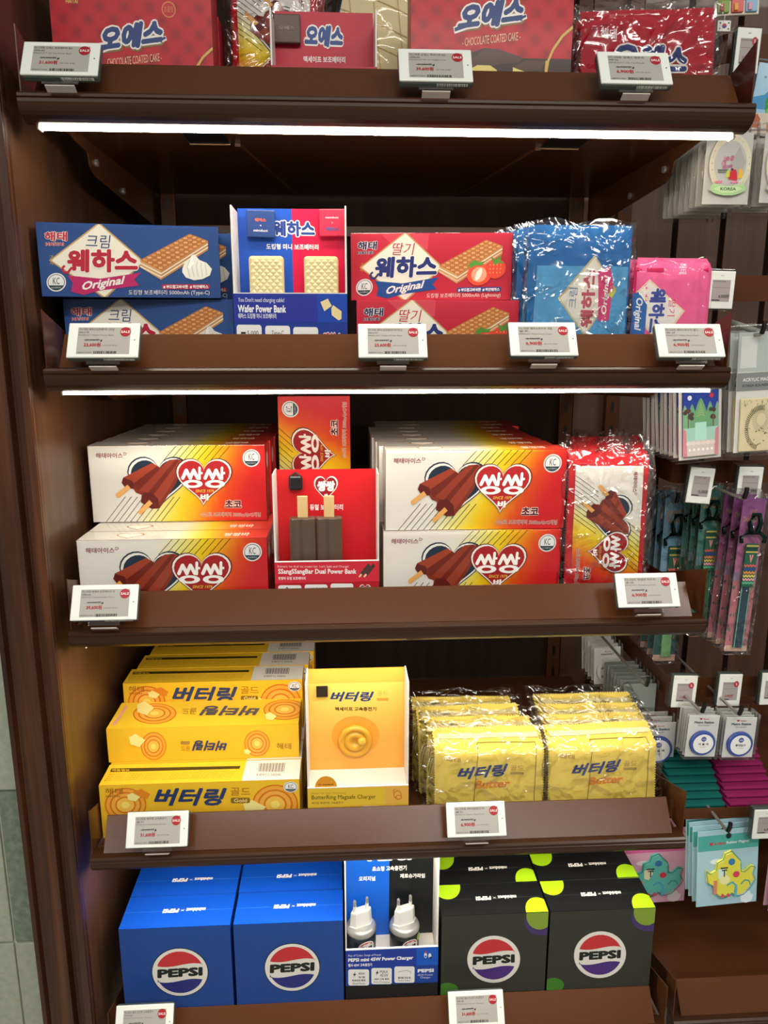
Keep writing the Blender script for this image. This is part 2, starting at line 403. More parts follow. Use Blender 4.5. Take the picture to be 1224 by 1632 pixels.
# ---------------------------------------------------------------- price tags
TAGM = Matrix.Rotation(math.radians(-30), 4, 'X')
def casing(root, W, H, T, bev=.003, clip=True):
    MB().box(0, .0012, 0, W, T, H, '#4a5653', bev).build('casing', PLASTIC, root)
    MB().box(.0004, 0, .0004, W-.0004, .003, H-.0004, '#e9efe8', .0012).build('white_face', PLASTIC, root)
def price_tag(price, old, line1, line2, label, loc, group, english='MINIDUCT Wafers Power Bank', dz=0):
    r = empty('price_tag', label, 'price tag', group); W, H = .090, .050
    casing(r, W, H, .012)
    a = Art(W, H)
    a.rect(140, 140, 870, 900, '#aaa9a2', 1)
    a.text(line1, 155, 165, 640, 235, '#1d1d1d', 2, .01); a.text(line2, 155, 255, 290, 310, '#1d1d1d', 2, .01)
    a.text(english, 150, 340, 640, 385, '#6a6a66', 2, 0)
    a.text(old+'원', 250, 470, 440, 535, '#222222', 2, .01); a.line(235, 505, 460, 495, 12, '#222222', 3)
    a.poly([(450, 545), (485, 545), (485, 480)], '#111111', 3)
    a.text(price+'원', 235, 580, 470, 700, '#a5232b', 2, .035)
    a.text('(부가세 포함)', 500, 640, 700, 680, '#6a6a66', 2, 0)
    x = 380
    while x < 690:
        wd = rnd.choice((5, 8, 13)); a.rect(x, 820, x+wd, 892, '#161616', 2); x += wd+rnd.choice((5, 8, 10))
    a.text('880971254', 160, 840, 350, 875, '#55554f', 2, 0)
    a.ell(800, 270, 75, 135, '#a3202c', 2); a.text('SALE', 738, 235, 862, 305, '#f3e6e2', 3, .02)
    a.ell(935, 500, 9, 18, '#39463f', 2, 8)
    a.build('display', r)
    bc = MB(); x = .046
    while x < .084:
        wd = rnd.choice((.0005, .0009, .0014)); bc.box(x, .004, -.0003, x+wd, .0075, .0004, '#e8ece6'); x += wd+rnd.choice((.0006, .001))
    bc.build('edge_barcode', PLASTIC, r)
    MB().box(.024, .006, -.006, .066, .0072, .02).build('clear_clip', CLEAR, r)
    MB().box(.028, .006, -.010, .062, .016, -.0085).build('clip_foot', simple('clip_plastic', '#c9c3b8', .15), r)
    r.location = loc; r.rotation_euler = (math.radians(-30), 0, 0)
    return r
G = 'landscape price tags on the shelf edges'
def tg(px, py, z, *a, **k):
    p = at(px, py, -.026); p.z = z+.014; p.x = at(px, py, -.026).x
    q = at(px, py, -.026); p.z = q.z; price_tag(*a, loc=p, group=G, **k)
D1 = '미니덕트 오예스 보조배터리 RD'; 
tg(30, 118, ZS[0], '31,600', '39,500', D1, '5000mAh', 'price tag reading 31,600 at the left end of the top shelf', english='MINIDUCT Oh Yes Power Bank')
tg(636, 128, ZS[0], '39,600', '49,500', '미니덕트 오예스 맥세이프 RD', '10000mAh', 'price tag reading 39,600 in the middle of the top shelf', english='MINIDUCT Oh Yes MagSafe Free')
tg(958, 132, ZS[0], '6,900', '8,900', '미니덕트 오예스 파우치', '레드', 'price tag reading 6,900 at the right end of the top shelf', english='MINIDUCT Oh Yes Pouch')
tg(104, 570, ZS[1], '23,600', '29,500', '미니덕트 웨하스보조배터리 C타입', '5000mAh 크림', 'price tag reading 23,600 below the blue wafer boxes', english='MINIDUCT Wafers Power Bank')
tg(571, 570, ZS[1], '23,600', '29,500', '미니덕트 웨하스보조배터리 라이트닝', '5000mAh 딸기', 'price tag reading 23,600 below the red strawberry wafer boxes')
tg(814, 567, ZS[1], '6,900', '8,900', '미니덕트 웨하스파우치 크림', '블루', 'price tag reading 6,900 below the blue pouches', english='MINIDUCT Wafers Pouch Cream')
tg(1051, 569, ZS[1], '6,900', '8,900', '미니덕트 웨하스파우치 딸기', '핑크', 'price tag reading 6,900 below the pink pouches', english='MINIDUCT Wafers Pouch Straw')
tg(110, 990, ZS[2], '39,600', '49,500', '미니덕트 쌍쌍바 보조배터리 서', '10000mAh', 'price tag reading 39,600 at the left end of the third shelf', english='MINIDUCT SSangSSang Bar Choco')
tg(986, 969, ZS[2], '6,900', '8,900', '미니덕트 쌍쌍바 파우치', '초코', 'price tag reading 6,900 at the right end of the third shelf', english='MINIDUCT SSangSSang Pouch')
tg(199, 1353, ZS[3], '31,600', '39,500', '미니덕트 버터링 고속충전기', '골드', 'price tag reading 31,600 below the yellow boxes', english='MINIDUCT ButterRing Charger')
tg(713, 1336, ZS[3], '6,900', '8,900', '미니덕트 버터링파우치', '골드', 'price tag reading 6,900 below the yellow pouches', english='MINIDUCT Butter Ring Pouch')
tg(181, 1662, ZS[4], '31,600', '39,500', '미니덕트 펩시 초소형 고속충전기', '오리지널', 'price tag below the blue boxes, cut by the lower picture edge', english='MINIDUCT Power Charger')
tg(716, 1638, ZS[4], '31,600', '39,500', '미니덕트 펩시 초소형 고속충전기', '제로', 'price tag reading 31,600 below the black boxes', english='MINIDUCT Power Charger')

# ================================================================ PRODUCTS: shared print motifs
def kc(a, cx, cy, r, l, ry=None, rot=0):
    ry = ry or r
    a.ell(cx, cy, r, ry, '#eef0ee', l); a.ell(cx, cy, r*.86, ry*.86, '#20323c', l+1); a.ell(cx, cy, r*.80, ry*.80, '#eef0ee', l+2)
    s_ = [(math.cos(math.radians(t))*r*.8, math.sin(math.radians(t))*ry*.8) for t in range(25, 156, 10)]
    c, si = math.cos(math.radians(rot)), math.sin(math.radians(rot))
    a.poly([(cx+x*c-y*si*r/ry, cy+x*si*ry/r+y*c) for x, y in s_], '#1d3a44', l+3)
    if rot == 0: a.text('KC', cx-r*.34, cy-ry*.5, cx+r*.34, cy+ry*.22, '#20323c', l+3, -.005)
    else: a.text('KC', cx-r*.42, cy-ry*.34, cx+r*.30, cy+ry*.34, '#20323c', l+3, -.005, rot=rot)
    if rot == 0: a.text('KC인증마크', cx-r*.5, cy+ry*.48, cx+r*.5, cy+ry*.66, '#e6eaea', l+4, 0)
def haitai(a, x0, y0, x1, y1, col, out, l, bold=.03, sub=True):
    h = (y1-y0); a.text('해태', x0, y0, x1, y0+h*.66, col, l, bold, out=out)
    if sub: a.text('HAITAI', x0+.04*(x1-x0), y0+h*.76, x0+.86*(x1-x0), y1, col, l, bold, out=out)

# ---------------------------------------------------------------- wafer boxes
WB = (.228, .060, .091)
def cookie_block(a, T0, T1, T2, T3, h, l, pink=False):
    """slab seen from above: T0 left, T1 back, T2 right, T3 front corner, h = height in picture units"""
    a.poly([T0, T3, (T3[0], T3[1]+h), (T0[0]+4, T0[1]+h*.85)], '#d9a76b', l)
    a.poly([T3, T2, (T2[0], T2[1]+h), (T3[0], T3[1]+h)], '#c98f55', l)
    for k, c in ((.25, '#f4ead2'), (.62, '#f4ead2' if not pink else '#f2c6b0')):
        a.poly([(T0[0], T0[1]+h*k), (T3[0], T3[1]+h*k), (T3[0], T3[1]+h*(k+.16)), (T0[0], T0[1]+h*(k+.16))], c, l+1)
        a.poly([(T3[0], T3[1]+h*k), (T2[0], T2[1]+h*k), (T2[0], T2[1]+h*(k+.16)), (T3[0], T3[1]+h*(k+.16))], c, l+1)
    a.poly([T0, T1, T2, T3], '#c57b3d', l+1)
    L = lambda p, q, t: (p[0]+(q[0]-p[0])*t, p[1]+(q[1]-p[1])*t)
    nu, nv = 11, 4
    for i in range(nu):
        for j in range(nv):
            u0, u1, v0, v1 = (i+.1)/nu, (i+.9)/nu, (j+.1)/nv, (j+.9)/nv; um, vm = (u0+u1)/2, (v0+v1)/2
            Q = lambda u, v: L(L(T0, T1, u), L(T3, T2, u), v)
            a.poly([Q(um, v0), Q(u1, vm), Q(um, v1), Q(u0, vm)], '#e9b77d' if (i+j) % 2 else '#dfa363', l+2)
def wafer_art(kind):
    cream = kind == 'cream'
    q = [(170, 100), (1040, 123), (1052, 474), (206, 465)]
    a = Art(WB[0], WB[2], q)
    bg = '#2a5594' if cream else '#c41c38'; bg2 = '#22498a' if cream else '#d4314a'
    a.grad(lambda u, v: mixc(lin(bg), lin(bg2), min(1, max(0, 1.6*abs(v-.5)))) , 4, 6, 1)
    if not cream:
        a.poly([(330, 100), (600, 108), (600, 200), (420, 180)], '#db4a5c', 2)
    a.poly([(472, 98), (690, 295), (502, 478), (236, 288)], '#caa468', 2)
    a.poly([(472, 108), (680, 295), (500, 467), (247, 288)], '#f4efdf', 3)
    c1, c2 = ('#c0233c', '#24427e') if cream else ('#26357a', '#c01f3c')
    if cream: haitai(a, 214, 146, 322, 216, '#c8283a', '#f4f0ea', 4)
    else: haitai(a, 214, 146, 322, 216, '#262a5c', '#f4f0ea', 4)
    a.text('크림' if cream else '딸기', 410, 160, 528, 226, c2, 4, -.012 if not cream else .0, .12, ky=.04)
    a.text('웨하스', 322, 232, 658, 348, c1, 6, .045, out='#f8f4ea', ow=.05)
    a.path([(345, 322), (325, 350), (305, 345), (300, 325), (312, 314)], 11, c1, 6)
    rb = '#c2256a' if cream else '#23519c'
    a.poly([(325, 362), (480, 378), (672, 348), (640, 384), (664, 412), (480, 436), (402, 458), (342, 442), (350, 400)], rb, 5)
    a.text('Original', 394, 378, 597, 432, '#f6f2ee', 7, .03, .25, ky=-.16)
    kc(a, 272, 396, 46, 4)
    cookie_block(a, (668, 285), (905, 155), (992, 190), (768, 338), 46, 4, not cream)
    if cream:
        a.poly([(870, 325), (880, 300), (900, 285), (915, 262), (928, 258), (950, 285), (985, 300), (1010, 330), (1000, 362), (965, 380), (925, 386), (885, 372), (868, 345)], '#e8e8dc', 8)
        for k in range(5): a.path([(905+k*18, 285+k*4), (892+k*22, 320), (905+k*20, 372-k*2)], 4, '#c9cbbd', 9)
        a.poly([(915, 262), (925, 300), (905, 330), (890, 320)], '#f8f8f0', 9)
    else:
        a.ell(965, 310, 50, 52, '#d8452f', 9, rot=20); a.ell(880, 338, 62, 58, '#dd4a30', 8); a.ell(880, 338, 40, 40, '#ef9a7c', 9); a.ell(878, 338, 14, 34, '#f7dccb', 10, rot=20)
        a.poly([(820, 285), (850, 262), (880, 275), (905, 268), (893, 292), (860, 290), (835, 305)], '#4f8a34', 10)
        a.poly([(935, 245), (960, 262), (990, 240), (985, 268), (1010, 282), (975, 280), (955, 290)], '#4f8a34', 11)
        for k in range(12): a.ell(935+(k % 4)*18, 290+(k//4)*20, 2.5, 3.5, '#f3c27a', 10, 6)
    pc = '#b3264e' if cream else '#2a4f96'
    a.rrect(770, 405, 1000, 430, 12, pc, 7)
    a.text('# 부드럽고바삭한  # 하얀웨하스' if cream else '# 부드럽고바삭한  # 하얀웨하스', 778, 409, 992, 427, '#f5efec', 8, .03)
    a.text('도킹형 보조배터리 5000mAh (Type-C)' if cream else '도킹형 보조배터리 5000mAh (Lightning)', 613, 433, 998, 462, '#f3f0ea', 7, .01)
    a.text('과\n자', 240, 262, 258, 312, '#d2a940', 4, 0)
    return a
def make_box(name, W, D, H, body, arts, film_=False, bev=.0008, sidecol=None):
    r = MB().box(0, 0, 0, W, D, H, body, bev).build(name, PRINT)
    for nm, a, M in arts: a.build(nm, r, M)
    if film_:
        b = MB().box(-.0009, -.0014, -.0002, W+.0009, D+.0009, H+.0009, bev=.001)
        b.build('shrink_wrap', SHRINK, r)
    return r
FR = Matrix.Translation((0, -.0003, 0))
def wafer_box(kind):
    s_ = Art(WB[1], WB[2]); s_.rect(0, 0, 1000, 1000, '#2b5aa0' if kind == 'cream' else '#c41c38', 1); s_.text('웨하스', 200, 300, 800, 600, '#f1ece0', 2, .03); s_.rect(150, 700, 850, 860, '#e9e4d6', 2)
    return make_box('wafer_box', *WB, '#24509a' if kind == 'cream' else '#bd1b36', [('printed_front', wafer_art(kind), FR), ('printed_side', s_, side_matrix(WB[0]+.0003))], True)
ORD = ['front', 'second', 'third', 'fourth', 'fifth', 'sixth', 'seventh', 'eighth']
kb = Kind(wafer_box('cream')); zf = ZS[1]-.0015
gq = 'blue cream wafer power bank boxes'
for i in range(5):
    kb((.004+.001*i, .071+.063*i, zf), 0, ('blue wafer box on the left, front box of the lower row, half behind the fence', 'blue wafer box in the lower left row, second from the front')[i] if i < 2 else 'blue wafer box in the lower left row, %s from the front' % ORD[i], gq)
p = at(67, 472, .03)
kb((p.x, .031, zf+.0925), math.radians(8.5), 'blue cream wafer box on the left, front box of the upper row, fully visible', gq)
for i, dx in ((1, .0), (2, -.004), (3, -.010)):
    kb((.004+dx, .052+.075*i, zf+.0925), 0, 'blue wafer box in the upper left row, %s from the front' % ORD[i], gq)
kr = Kind(wafer_box('strawberry')); gq = 'red strawberry wafer power bank boxes'
for i in range(3): kr((.402, .075+.065*i, zf), 0, ('red strawberry wafer box, front box of the lower row, half behind the fence', 'red strawberry wafer box, second box of the lower row', 'red strawberry wafer box, third box of the lower row')[i], gq)
p = at(560, 477, .112)
kr((p.x, .116, zf+.0925), math.radians(-5), 'red strawberry wafer box, front box of the upper row, fully visible', gq)

# ---------------------------------------------------------------- heart ice bar boxes
HB = (.266, .050, .118)
def heart_bg(vertical=False):
    rp = ramp([(.44, '#ece9e0'), (.55, '#f1ec9a'), (.66, '#f3d91c'), (.76, '#f2b417'), (.87, '#e4571c'), (1.0, '#d3232a')])
    return lambda u, v: rp(u+.205*v)
def heart_art(q=None, W=HB[0], H=HB[2], bgonly=False):
    a = Art(W, H, q or [(187, 278), (1086, 273), (1103, 645), (222, 662)])
    a.grad(heart_bg(), 26, 6, 1)
    for k in range(9): a.line(580+k*34, 348, 650+k*34, 268, 3, '#1f2410', 2)
    for k in range(10): a.line(285+k*31, 662, 385+k*31, 532, 3, '#2a3018', 2)
    a.heart(393, 330, 712, 607, '#2b3a48', 3); a.heart(400, 337, 705, 599, '#f4f2ec', 4); a.heart(412, 348, 693, 586, '#243447', 5)
    # twin ice bar
    a.poly([(365, 462), (373, 436), (520, 362), (548, 376), (560, 385), (608, 347), (650, 343), (690, 356), (640, 470), (560, 590), (520, 592), (465, 556), (468, 522), (440, 512), (425, 492), (385, 487)], '#8a3524', 6)
    a.poly([(373, 436), (520, 362), (548, 376), (430, 462)], '#a8452c', 7)
    a.poly([(430, 462), (548, 376), (565, 392), (452, 500), (436, 490)], '#7a2a1f', 7)
    a.poly([(455, 500), (600, 352), (640, 345), (500, 512)], '#9c3f29', 7); a.poly([(500, 512), (640, 345), (662, 346), (530, 520)], '#7d2c20', 7)
    a.poly([(530, 520), (662, 346), (690, 356), (600, 500), (560, 560)], '#a2442d', 7)
    a.poly([(365, 462), (373, 436), (420, 452), (432, 478), (424, 492), (385, 487)], '#6a231c', 8)
    a.poly([(468, 545), (478, 512), (520, 510), (552, 540), (560, 588), (520, 592), (465, 560)], '#6a231c', 8)
    for x0, y0, x1, y1 in ((348, 524, 404, 480), (464, 608, 516, 556)):
        a.line(x0, y0, x1, y1, 24, '#eeb468', 9); a.ell(x0, y0, 12, 12, '#eeb468', 9)
    a.heart(640, 338, 927, 580, '#5a1b20', 10); a.heart(645, 342, 922, 576, '#f4efe8', 11); a.heart(654, 350, 913, 567, '#a32127', 12)
    # rounded lettering
    for dx in (0, 113):
        for i in (0, 1):
            x = 668+dx+i*37; a.path([(x+10, 437), (x+27, 398), (x+48, 437)], 17, '#f7f4ee', 14)
            for p_ in ((x+10, 437), (x+27, 398), (x+48, 437)): a.ell(*p_, 8.5, 8.5, '#f7f4ee', 14, 12)
        a.line(762+dx, 385, 762+dx, 440, 13, '#f7f4ee', 14); a.line(762+dx, 412, 778+dx, 412, 11, '#f7f4ee', 14); a.ell(762+dx, 386, 6.5, 6.5, '#f7f4ee', 14, 10); a.ell(762+dx, 440, 6.5, 6.5, '#f7f4ee', 14, 10)
        a.ell(728+dx, 466, 50, 20, '#f7f4ee', 14); a.ell(728+dx, 466, 24, 8.5, '#a32127', 15)
    a.text('SINCE 1979', 742, 494, 836, 509, '#e6b53f', 13, .02, .2); a.text('바', 768, 516, 816, 548, '#f5f2ec', 13, .045)
    a.text('해태아이스', 231, 312, 370, 338, '#8c2431', 3, .02); a.path([(375, 322), (375, 309), (390, 314), (384, 322), (375, 322)], 2.2, '#8c2431', 3)
    kc(a, 1021, 338, 44, 3)
    a.text('초코', 890, 546, 975, 585, '#6a1b22', 4, .04, out='#f8efe8', ow=.06)
    a.text('손난로 보조배터리 5000mAh×2개입', 770, 607, 1070, 630, '#8e1f26', 4, .0, out='#f8e8d8', ow=.045)
    return a
def heart_top():
    a = Art(HB[0], HB[1]); rp = ramp([(.5, '#ece9e0'), (.64, '#f3df3a'), (.78, '#ee8a2a'), (.9, '#d8443a')])
    a.grad(lambda u, v: rp(u), 18, 1, 1); a.heart(180, 250, 330, 900, '#c98a5a', 2); a.heart(190, 300, 320, 850, '#efe6d8', 3); a.text('쌍쌍바', 760, 350, 900, 750, '#f2dccb', 2, .03); return a
def heart_side():
    a = Art(HB[1], HB[2]); a.rect(0, 0, 1000, 1000, '#b8262c', 1); a.ell(500, 220, 260, 110, '#e9e4df', 2); a.rect(200, 450, 800, 800, '#c84a44', 2); return a
hbx = make_box('ice_bar_box', *HB, '#c02a2c', [('printed_front', heart_art(), FR), ('printed_top', heart_top(), top_matrix(HB[2]+.0003)), ('printed_side', heart_side(), side_matrix(HB[0]+.0003))], False)
lb = Art(HB[1], HB[2]); lb.rect(0, 0, 1000, 1000, '#e6e2d8', 1); lb.b.v = [tuple(Matrix.Translation((-.0003, HB[1], 0)) @ Matrix.Rotation(math.radians(-90), 4, 'Z') @ Vector(p)) for p in lb.b.v]; lb.build('left_face', hbx)
MB().box(-.0009, -.0018, -.0002, HB[0]+.0009, HB[1]+.0009, HB[2]+.0006, bev=.001).build('shrink_wrap', SHRINK, hbx)
kh = Kind(hbx); zf = ZS[2]-.0015; gq = 'heart logo ice bar power bank boxes'
for i in range(7):
    kh((.004+.0005*i, .040+.052*i, zf), 0, ('heart logo box on the left, front box of the lower row, half behind the fence',)[0] if i == 0 else 'heart logo box in the lower left row, %s from the front' % ORD[i], gq)
jit = [0, .004, .007, .009, .012, .014, .018, .02]
for i in range(6):
    kh((-.005+jit[i], .148+.0525*i, zf+HB[2]+.0015), 0, 'heart logo box on the left, front box of the upper row, fully visible' if i == 0 else 'heart logo box in the upper left row, %s from the front' % ORD[i], gq)
for i in range(7):
    kh((.4385+.0004*i, .066+.052*i, zf), 0, 'heart logo box right of the display stand, front box of the lower row' if i == 0 else 'heart logo box in the lower right row, %s from the front' % ORD[i], gq)
jr = [0, -.007, -.010, -.0135, -.014, -.014, 0, .0]
for i in range(8):
    kh((.442+jr[i], .070+.0525*i, zf+HB[2]+.0015), 0, 'heart logo box right of the display stand, front box of the upper row, fully visible' if i == 0 else 'heart logo box in the upper right row, %s from the front' % ORD[i], gq)
# upright one behind the stand
kh((.393, .245, zf+.038), 0, 'heart logo box standing upright on its short end behind the red display stand', gq, ry=math.radians(-90))
sup = MB().box(.282, .245, zf, .385, .33, zf+.0365, '#b9262c', .001).build('ice_bar_carton', PRINT); tag(sup, 'low red carton under the upright heart logo box, behind the red display stand', 'box')

# ---------------------------------------------------------------- yellow butter ring boxes
BB = (.303, .058, .090)
def ring_cookie(a, cx, cy, rx, ry, l):
    for i, (k, c) in enumerate(((1, '#d97a1c'), (.93, '#f0a83a'), (.76, '#d87718'), (.68, '#f1ae44'), (.5, '#d9781c'), (.42, '#f4c04c'), (.2, '#f7dd6a'))):
        a.ell(cx, cy, rx*k, ry*k, c, l+i, 26)
def butter_chip(a, cx, cy, s_, l): a.poly([(cx-s_, cy-s_*.4), (cx-s_*.2, cy-s_*.8), (cx+s_, cy-s_*.1), (cx+s_*.3, cy+s_*.7), (cx-s_*.8, cy+s_*.4)], '#f6e892', l)
def logo_btr(a, x0, y0, x1, y1, l, col='#2c3d6a', rot=0): a.text('버터링', x0, y0, x1, y1, col, l, .036, .28, rot=rot)
def butter_front():
    a = Art(BB[0], BB[2], [(120, 803), (1165, 768), (1172, 1078), (142, 1112)])
    a.grad(lambda u, v: mixc(lin('#f1c32c'), lin('#eeb92c'), v), 4, 2, 1)
    ring_cookie(a, 258, 915, 108, 100, 2); ring_cookie(a, 1038, 915, 122, 118, 2)
    a.poly([(290, 840), (340, 820), (385, 850), (370, 880), (320, 872)], '#e28a22', 9); butter_chip(a, 300, 870, 34, 9); butter_chip(a, 930, 935, 60, 9)
    haitai(a, 155, 815, 243, 868, '#9c5f1c', None, 10, .0)
    logo_btr(a, 405, 815, 785, 920, 10)
    a.text('골드', 804, 814, 908, 860, '#a8741c', 10, -.005); a.rrect(805, 873, 905, 905, 8, '#8a6a1e', 10); a.text('Gold', 822, 878, 890, 900, '#f4dd8a', 11, .02)
    a.text('바삭하고 고소한 버터링', 420, 970, 760, 1010, '#7a4a14', 10, .01); kc(a, 1120, 810, 38, 10, 32); return a
def butter_edge():
    a = Art(BB[0], BB[1], [(185, 687), (1170, 648), (1165, 768), (120, 803)])
    a.rect(-100, 500, 1400, 900, '#f0c22e', 1)
    a.poly([(190, 708), (845, 690), (838, 707), (182, 728)], '#3c3212', 2); a.text('제품정보', 192, 711, 278, 724, '#f0c22e', 3, .02)
    for k in range(4): a.text('품명 버터링 고속충전기 정격입력 5V 3A 모델명 제조국 대한민국 에이에스 센터 안내', 175-k*9, 733+k*11-2, 815-k*8, 741+k*11-6, '#7a5f14', 2, 0, ky=-.03, res=1)
    a.poly([(876, 660), (1185, 645), (1185, 778), (850, 783)], '#e9e6da', 2)
    for k in range(26):
        x = 942+k*5.6; a.poly([(x, 676-k*.2), (x+1.6+(k*7 % 3), 676-k*.2), (x-4+(k*7 % 3), 724), (x-5.6, 724)], '#22211c', 3)
    a.text('8 809712 540045', 930, 735, 1062, 750, '#55524a', 3, 0); return a
def butter_flat_front():
    a = Art(BB[0], BB[1], [(152, 525), (1155, 485), (1158, 642), (170, 680)])
    a.rect(0, 300, 1400, 900, '#efbe2c', 1); ring_cookie(a, 397, 600, 66, 66, 2); ring_cookie(a, 935, 580, 68, 62, 2)
    butter_chip(a, 312, 575, 42, 9); butter_chip(a, 885, 620, 18, 9)
    logo_btr(a, 595, 568, 778, 618, 9, rot=180); a.text('골드', 538, 598, 585, 618, '#a8741c', 9, 0, rot=180); a.rrect(536, 573, 584, 588, 4, '#a8823a', 9)
    haitai(a, 1038, 575, 1115, 620, '#9c5f1c', None, 9, .0, False); return a
def butter_flat_top():
    a = Art(BB[0], BB[2], [(215, 385), (1160, 362), (1155, 485), (152, 525)])
    a.rect(0, 200, 1400, 900, '#f1c430', 1); ring_cookie(a, 412, 442, 122, 54, 2); ring_cookie(a, 1085, 418, 105, 50, 2)
    butter_chip(a, 355, 418, 50, 9); butter_chip(a, 1020, 455, 28, 9)
    logo_btr(a, 655, 402, 962, 452, 9, rot=180, col='#4a4a5a'); a.text('골드', 562, 415, 640, 445, '#a8741c', 9, 0, rot=180)
    a.poly([(240, 400), (256, 400), (200, 505), (180, 505)], '#e8a090', 2); return a
bq = make_box('butter_ring_box', *BB, '#efbd2a', [('printed_front', butter_front(), FR), ('printed_edge', butter_edge(), top_matrix(BB[2]+.0003))])
sd = Art(BB[1], BB[2]); sd.rect(0, 0, 1000, 1000, '#e9b42a', 1); sd.ell(500, 300, 330, 220, '#e0902c', 2); sd.ell(600, 180, 200, 130, '#ece8dd', 3); sd.rect(200, 600, 800, 850, '#f4dc86', 2); sd.build('printed_side', bq, side_matrix(BB[0]+.0003))
kbb = Kind(bq); zf = ZS[3]-.0015; gq = 'yellow butter ring boxes standing on edge'
for i in range(5): kbb((.004+.0008*i, .040+.0605*i, zf), 0, 'yellow box on the left, front box of the lower row, logo half behind the fence' if i == 0 else 'yellow box in the lower row, %s from the front' % ORD[i], gq)
bf = MB().box(0, 0, 0, BB[0], BB[2], BB[1], '#efbd2a', .0008).build('butter_ring_box', PRINT)
butter_flat_front().build('printed_edge', bf, FR); butter_flat_top().build('printed_front', bf, top_matrix(BB[1]+.0003))
put(bf, (.001, .104, zf+BB[2]+.0012), 0, 'yellow box lying flat and upside down between the two upright rows', gq)
for i, dx in enumerate((-.002, .006, .014)):
    kbb((.0+dx+.005, .201+.061*i, zf+BB[2]+.0012), 0, 'yellow box of the upper row, %s' % ('directly behind the box lying flat', 'second behind the box lying flat', 'at the very back under the shelf edge')[i], gq)

# ---------------------------------------------------------------- blue and black boxes
PB = (.1745, .0715, .196)
def globe(a, cx, cy, rx, ry, l, ring='#15233c', low='#2b2f7c'):
    a.ell(cx, cy, rx*1.03, ry*1.03, ring, l, 40); a.ell(cx, cy, rx, ry, '#e4e2da', l+1, 40)
    wv = lambda t, o: (cx-rx*.84+rx*1.68*t, cy+o*ry+ry*.10*math.cos(math.pi*t)*(1) )
    up = [(cx+rx*.86*math.cos(math.radians(t)), cy+ry*.88*math.sin(math.radians(t))) for t in range(-160, -19, 7)]
    dn = [(cx+rx*.86*math.cos(math.radians(t)), cy+ry*.88*math.sin(math.radians(t))) for t in range(160, 19, -7)]
    X = [up[0][0]+(up[-1][0]-up[0][0])*k/12 for k in range(13)]
    a.poly(up+[(x, cy-ry*.30+ry*.085*math.sin((k/12-.5)*2*math.pi*.75)*-1) for k, x in reversed(list(enumerate(X)))], '#c5333a', l+2)
    a.poly(dn+[(x, cy+ry*.36-ry*.085*math.sin((k/12-.5)*2*math.pi*.75)) for k, x in reversed(list(enumerate(X)))], low, l+2)
    a.text('PEPSI', cx-rx*.82, cy-ry*.18, cx+rx*.82, cy+ry*.20, '#1b2320', l+3, .055, ky=-.06)
def pepsi_front(black):
    if not black:
        a = Art(PB[0], PB[2], [(78, 428), (628, 403), (648, 903), (115, 925)]); a.rect(-200, 0, 1300, 1300, '#1f4793', 1); globe(a, 378, 632, 137, 115, 2)
    else:
        a = Art(PB[0], PB[2], [(45, 372), (590, 350), (572, 845), (42, 872)]); a.rect(-200, 0, 1300, 1300, '#32342f', 1)
        a.ell(560, 400, 92, 66, '#443468', 2); a.ell(545, 368, 68, 68, '#7f9a36', 3, 36); a.ell(78, 735, 56, 36, '#3f7a26', 2)
        globe(a, 313, 582, 132, 113, 4, '#dedcd4', '#4b2f7c')
    return a
def pepsi_top(black):
    a = Art(PB[0], PB[1]); a.rect(0, 0, 1000, 1000, '#0f4fc0' if not black else '#16181a', 1)
    if black:
        a.ell(90, 0, 140, 480, '#a6d61e', 2); a.ell(925, 1010, 135, 480, '#a6d61e', 2)
    a.rect(0, 494, 1000, 506, '#3c78d8' if not black else '#3a3d40', 3)
    a.text('PEPSI', 350, 430, 500, 560, '#f0f0ea', 4, .05, .1, rot=180); a.line(520, 470, 545, 520, 5, '#f0f0ea', 4); a.line(545, 470, 520, 520, 5, '#f0f0ea', 4); a.text('miniduct', 565, 430, 745, 545, '#f0f0ea', 4, .04, .1, rot=180)
    return a
def pepsi_box(black):
    b = make_box('black_soda_box' if black else 'blue_soda_box', *PB, '#1c1e20' if black else '#124db4', [('printed_front', pepsi_front(black), FR), ('printed_top', pepsi_top(black), top_matrix(PB[2]+.0003))], bev=.0012)
    return b
kp1 = Kind(pepsi_box(False)); kp2 = Kind(pepsi_box(True)); zf = ZS[4]-.0015
for c, (x, k_, nm) in enumerate(((.0165, kp1, 'blue box, left column'), (.1955, kp1, 'blue box, column beside the charger stand'), (.5305, kp2, 'black box with green dots, column beside the charger stand'), (.7090, kp2, 'black box with green dots, rightmost column'))):
    for i in range(4):
        k_((x+rnd.uniform(0, .001), .0335+.0735*i, zf), rnd.uniform(-.004, .004), '%s, %s' % (nm, ('front box showing the round logo', 'second from the front', 'third from the front', 'fourth from the front')[i]), 'blue soda logo charger boxes' if c < 2 else 'black soda logo charger boxes')

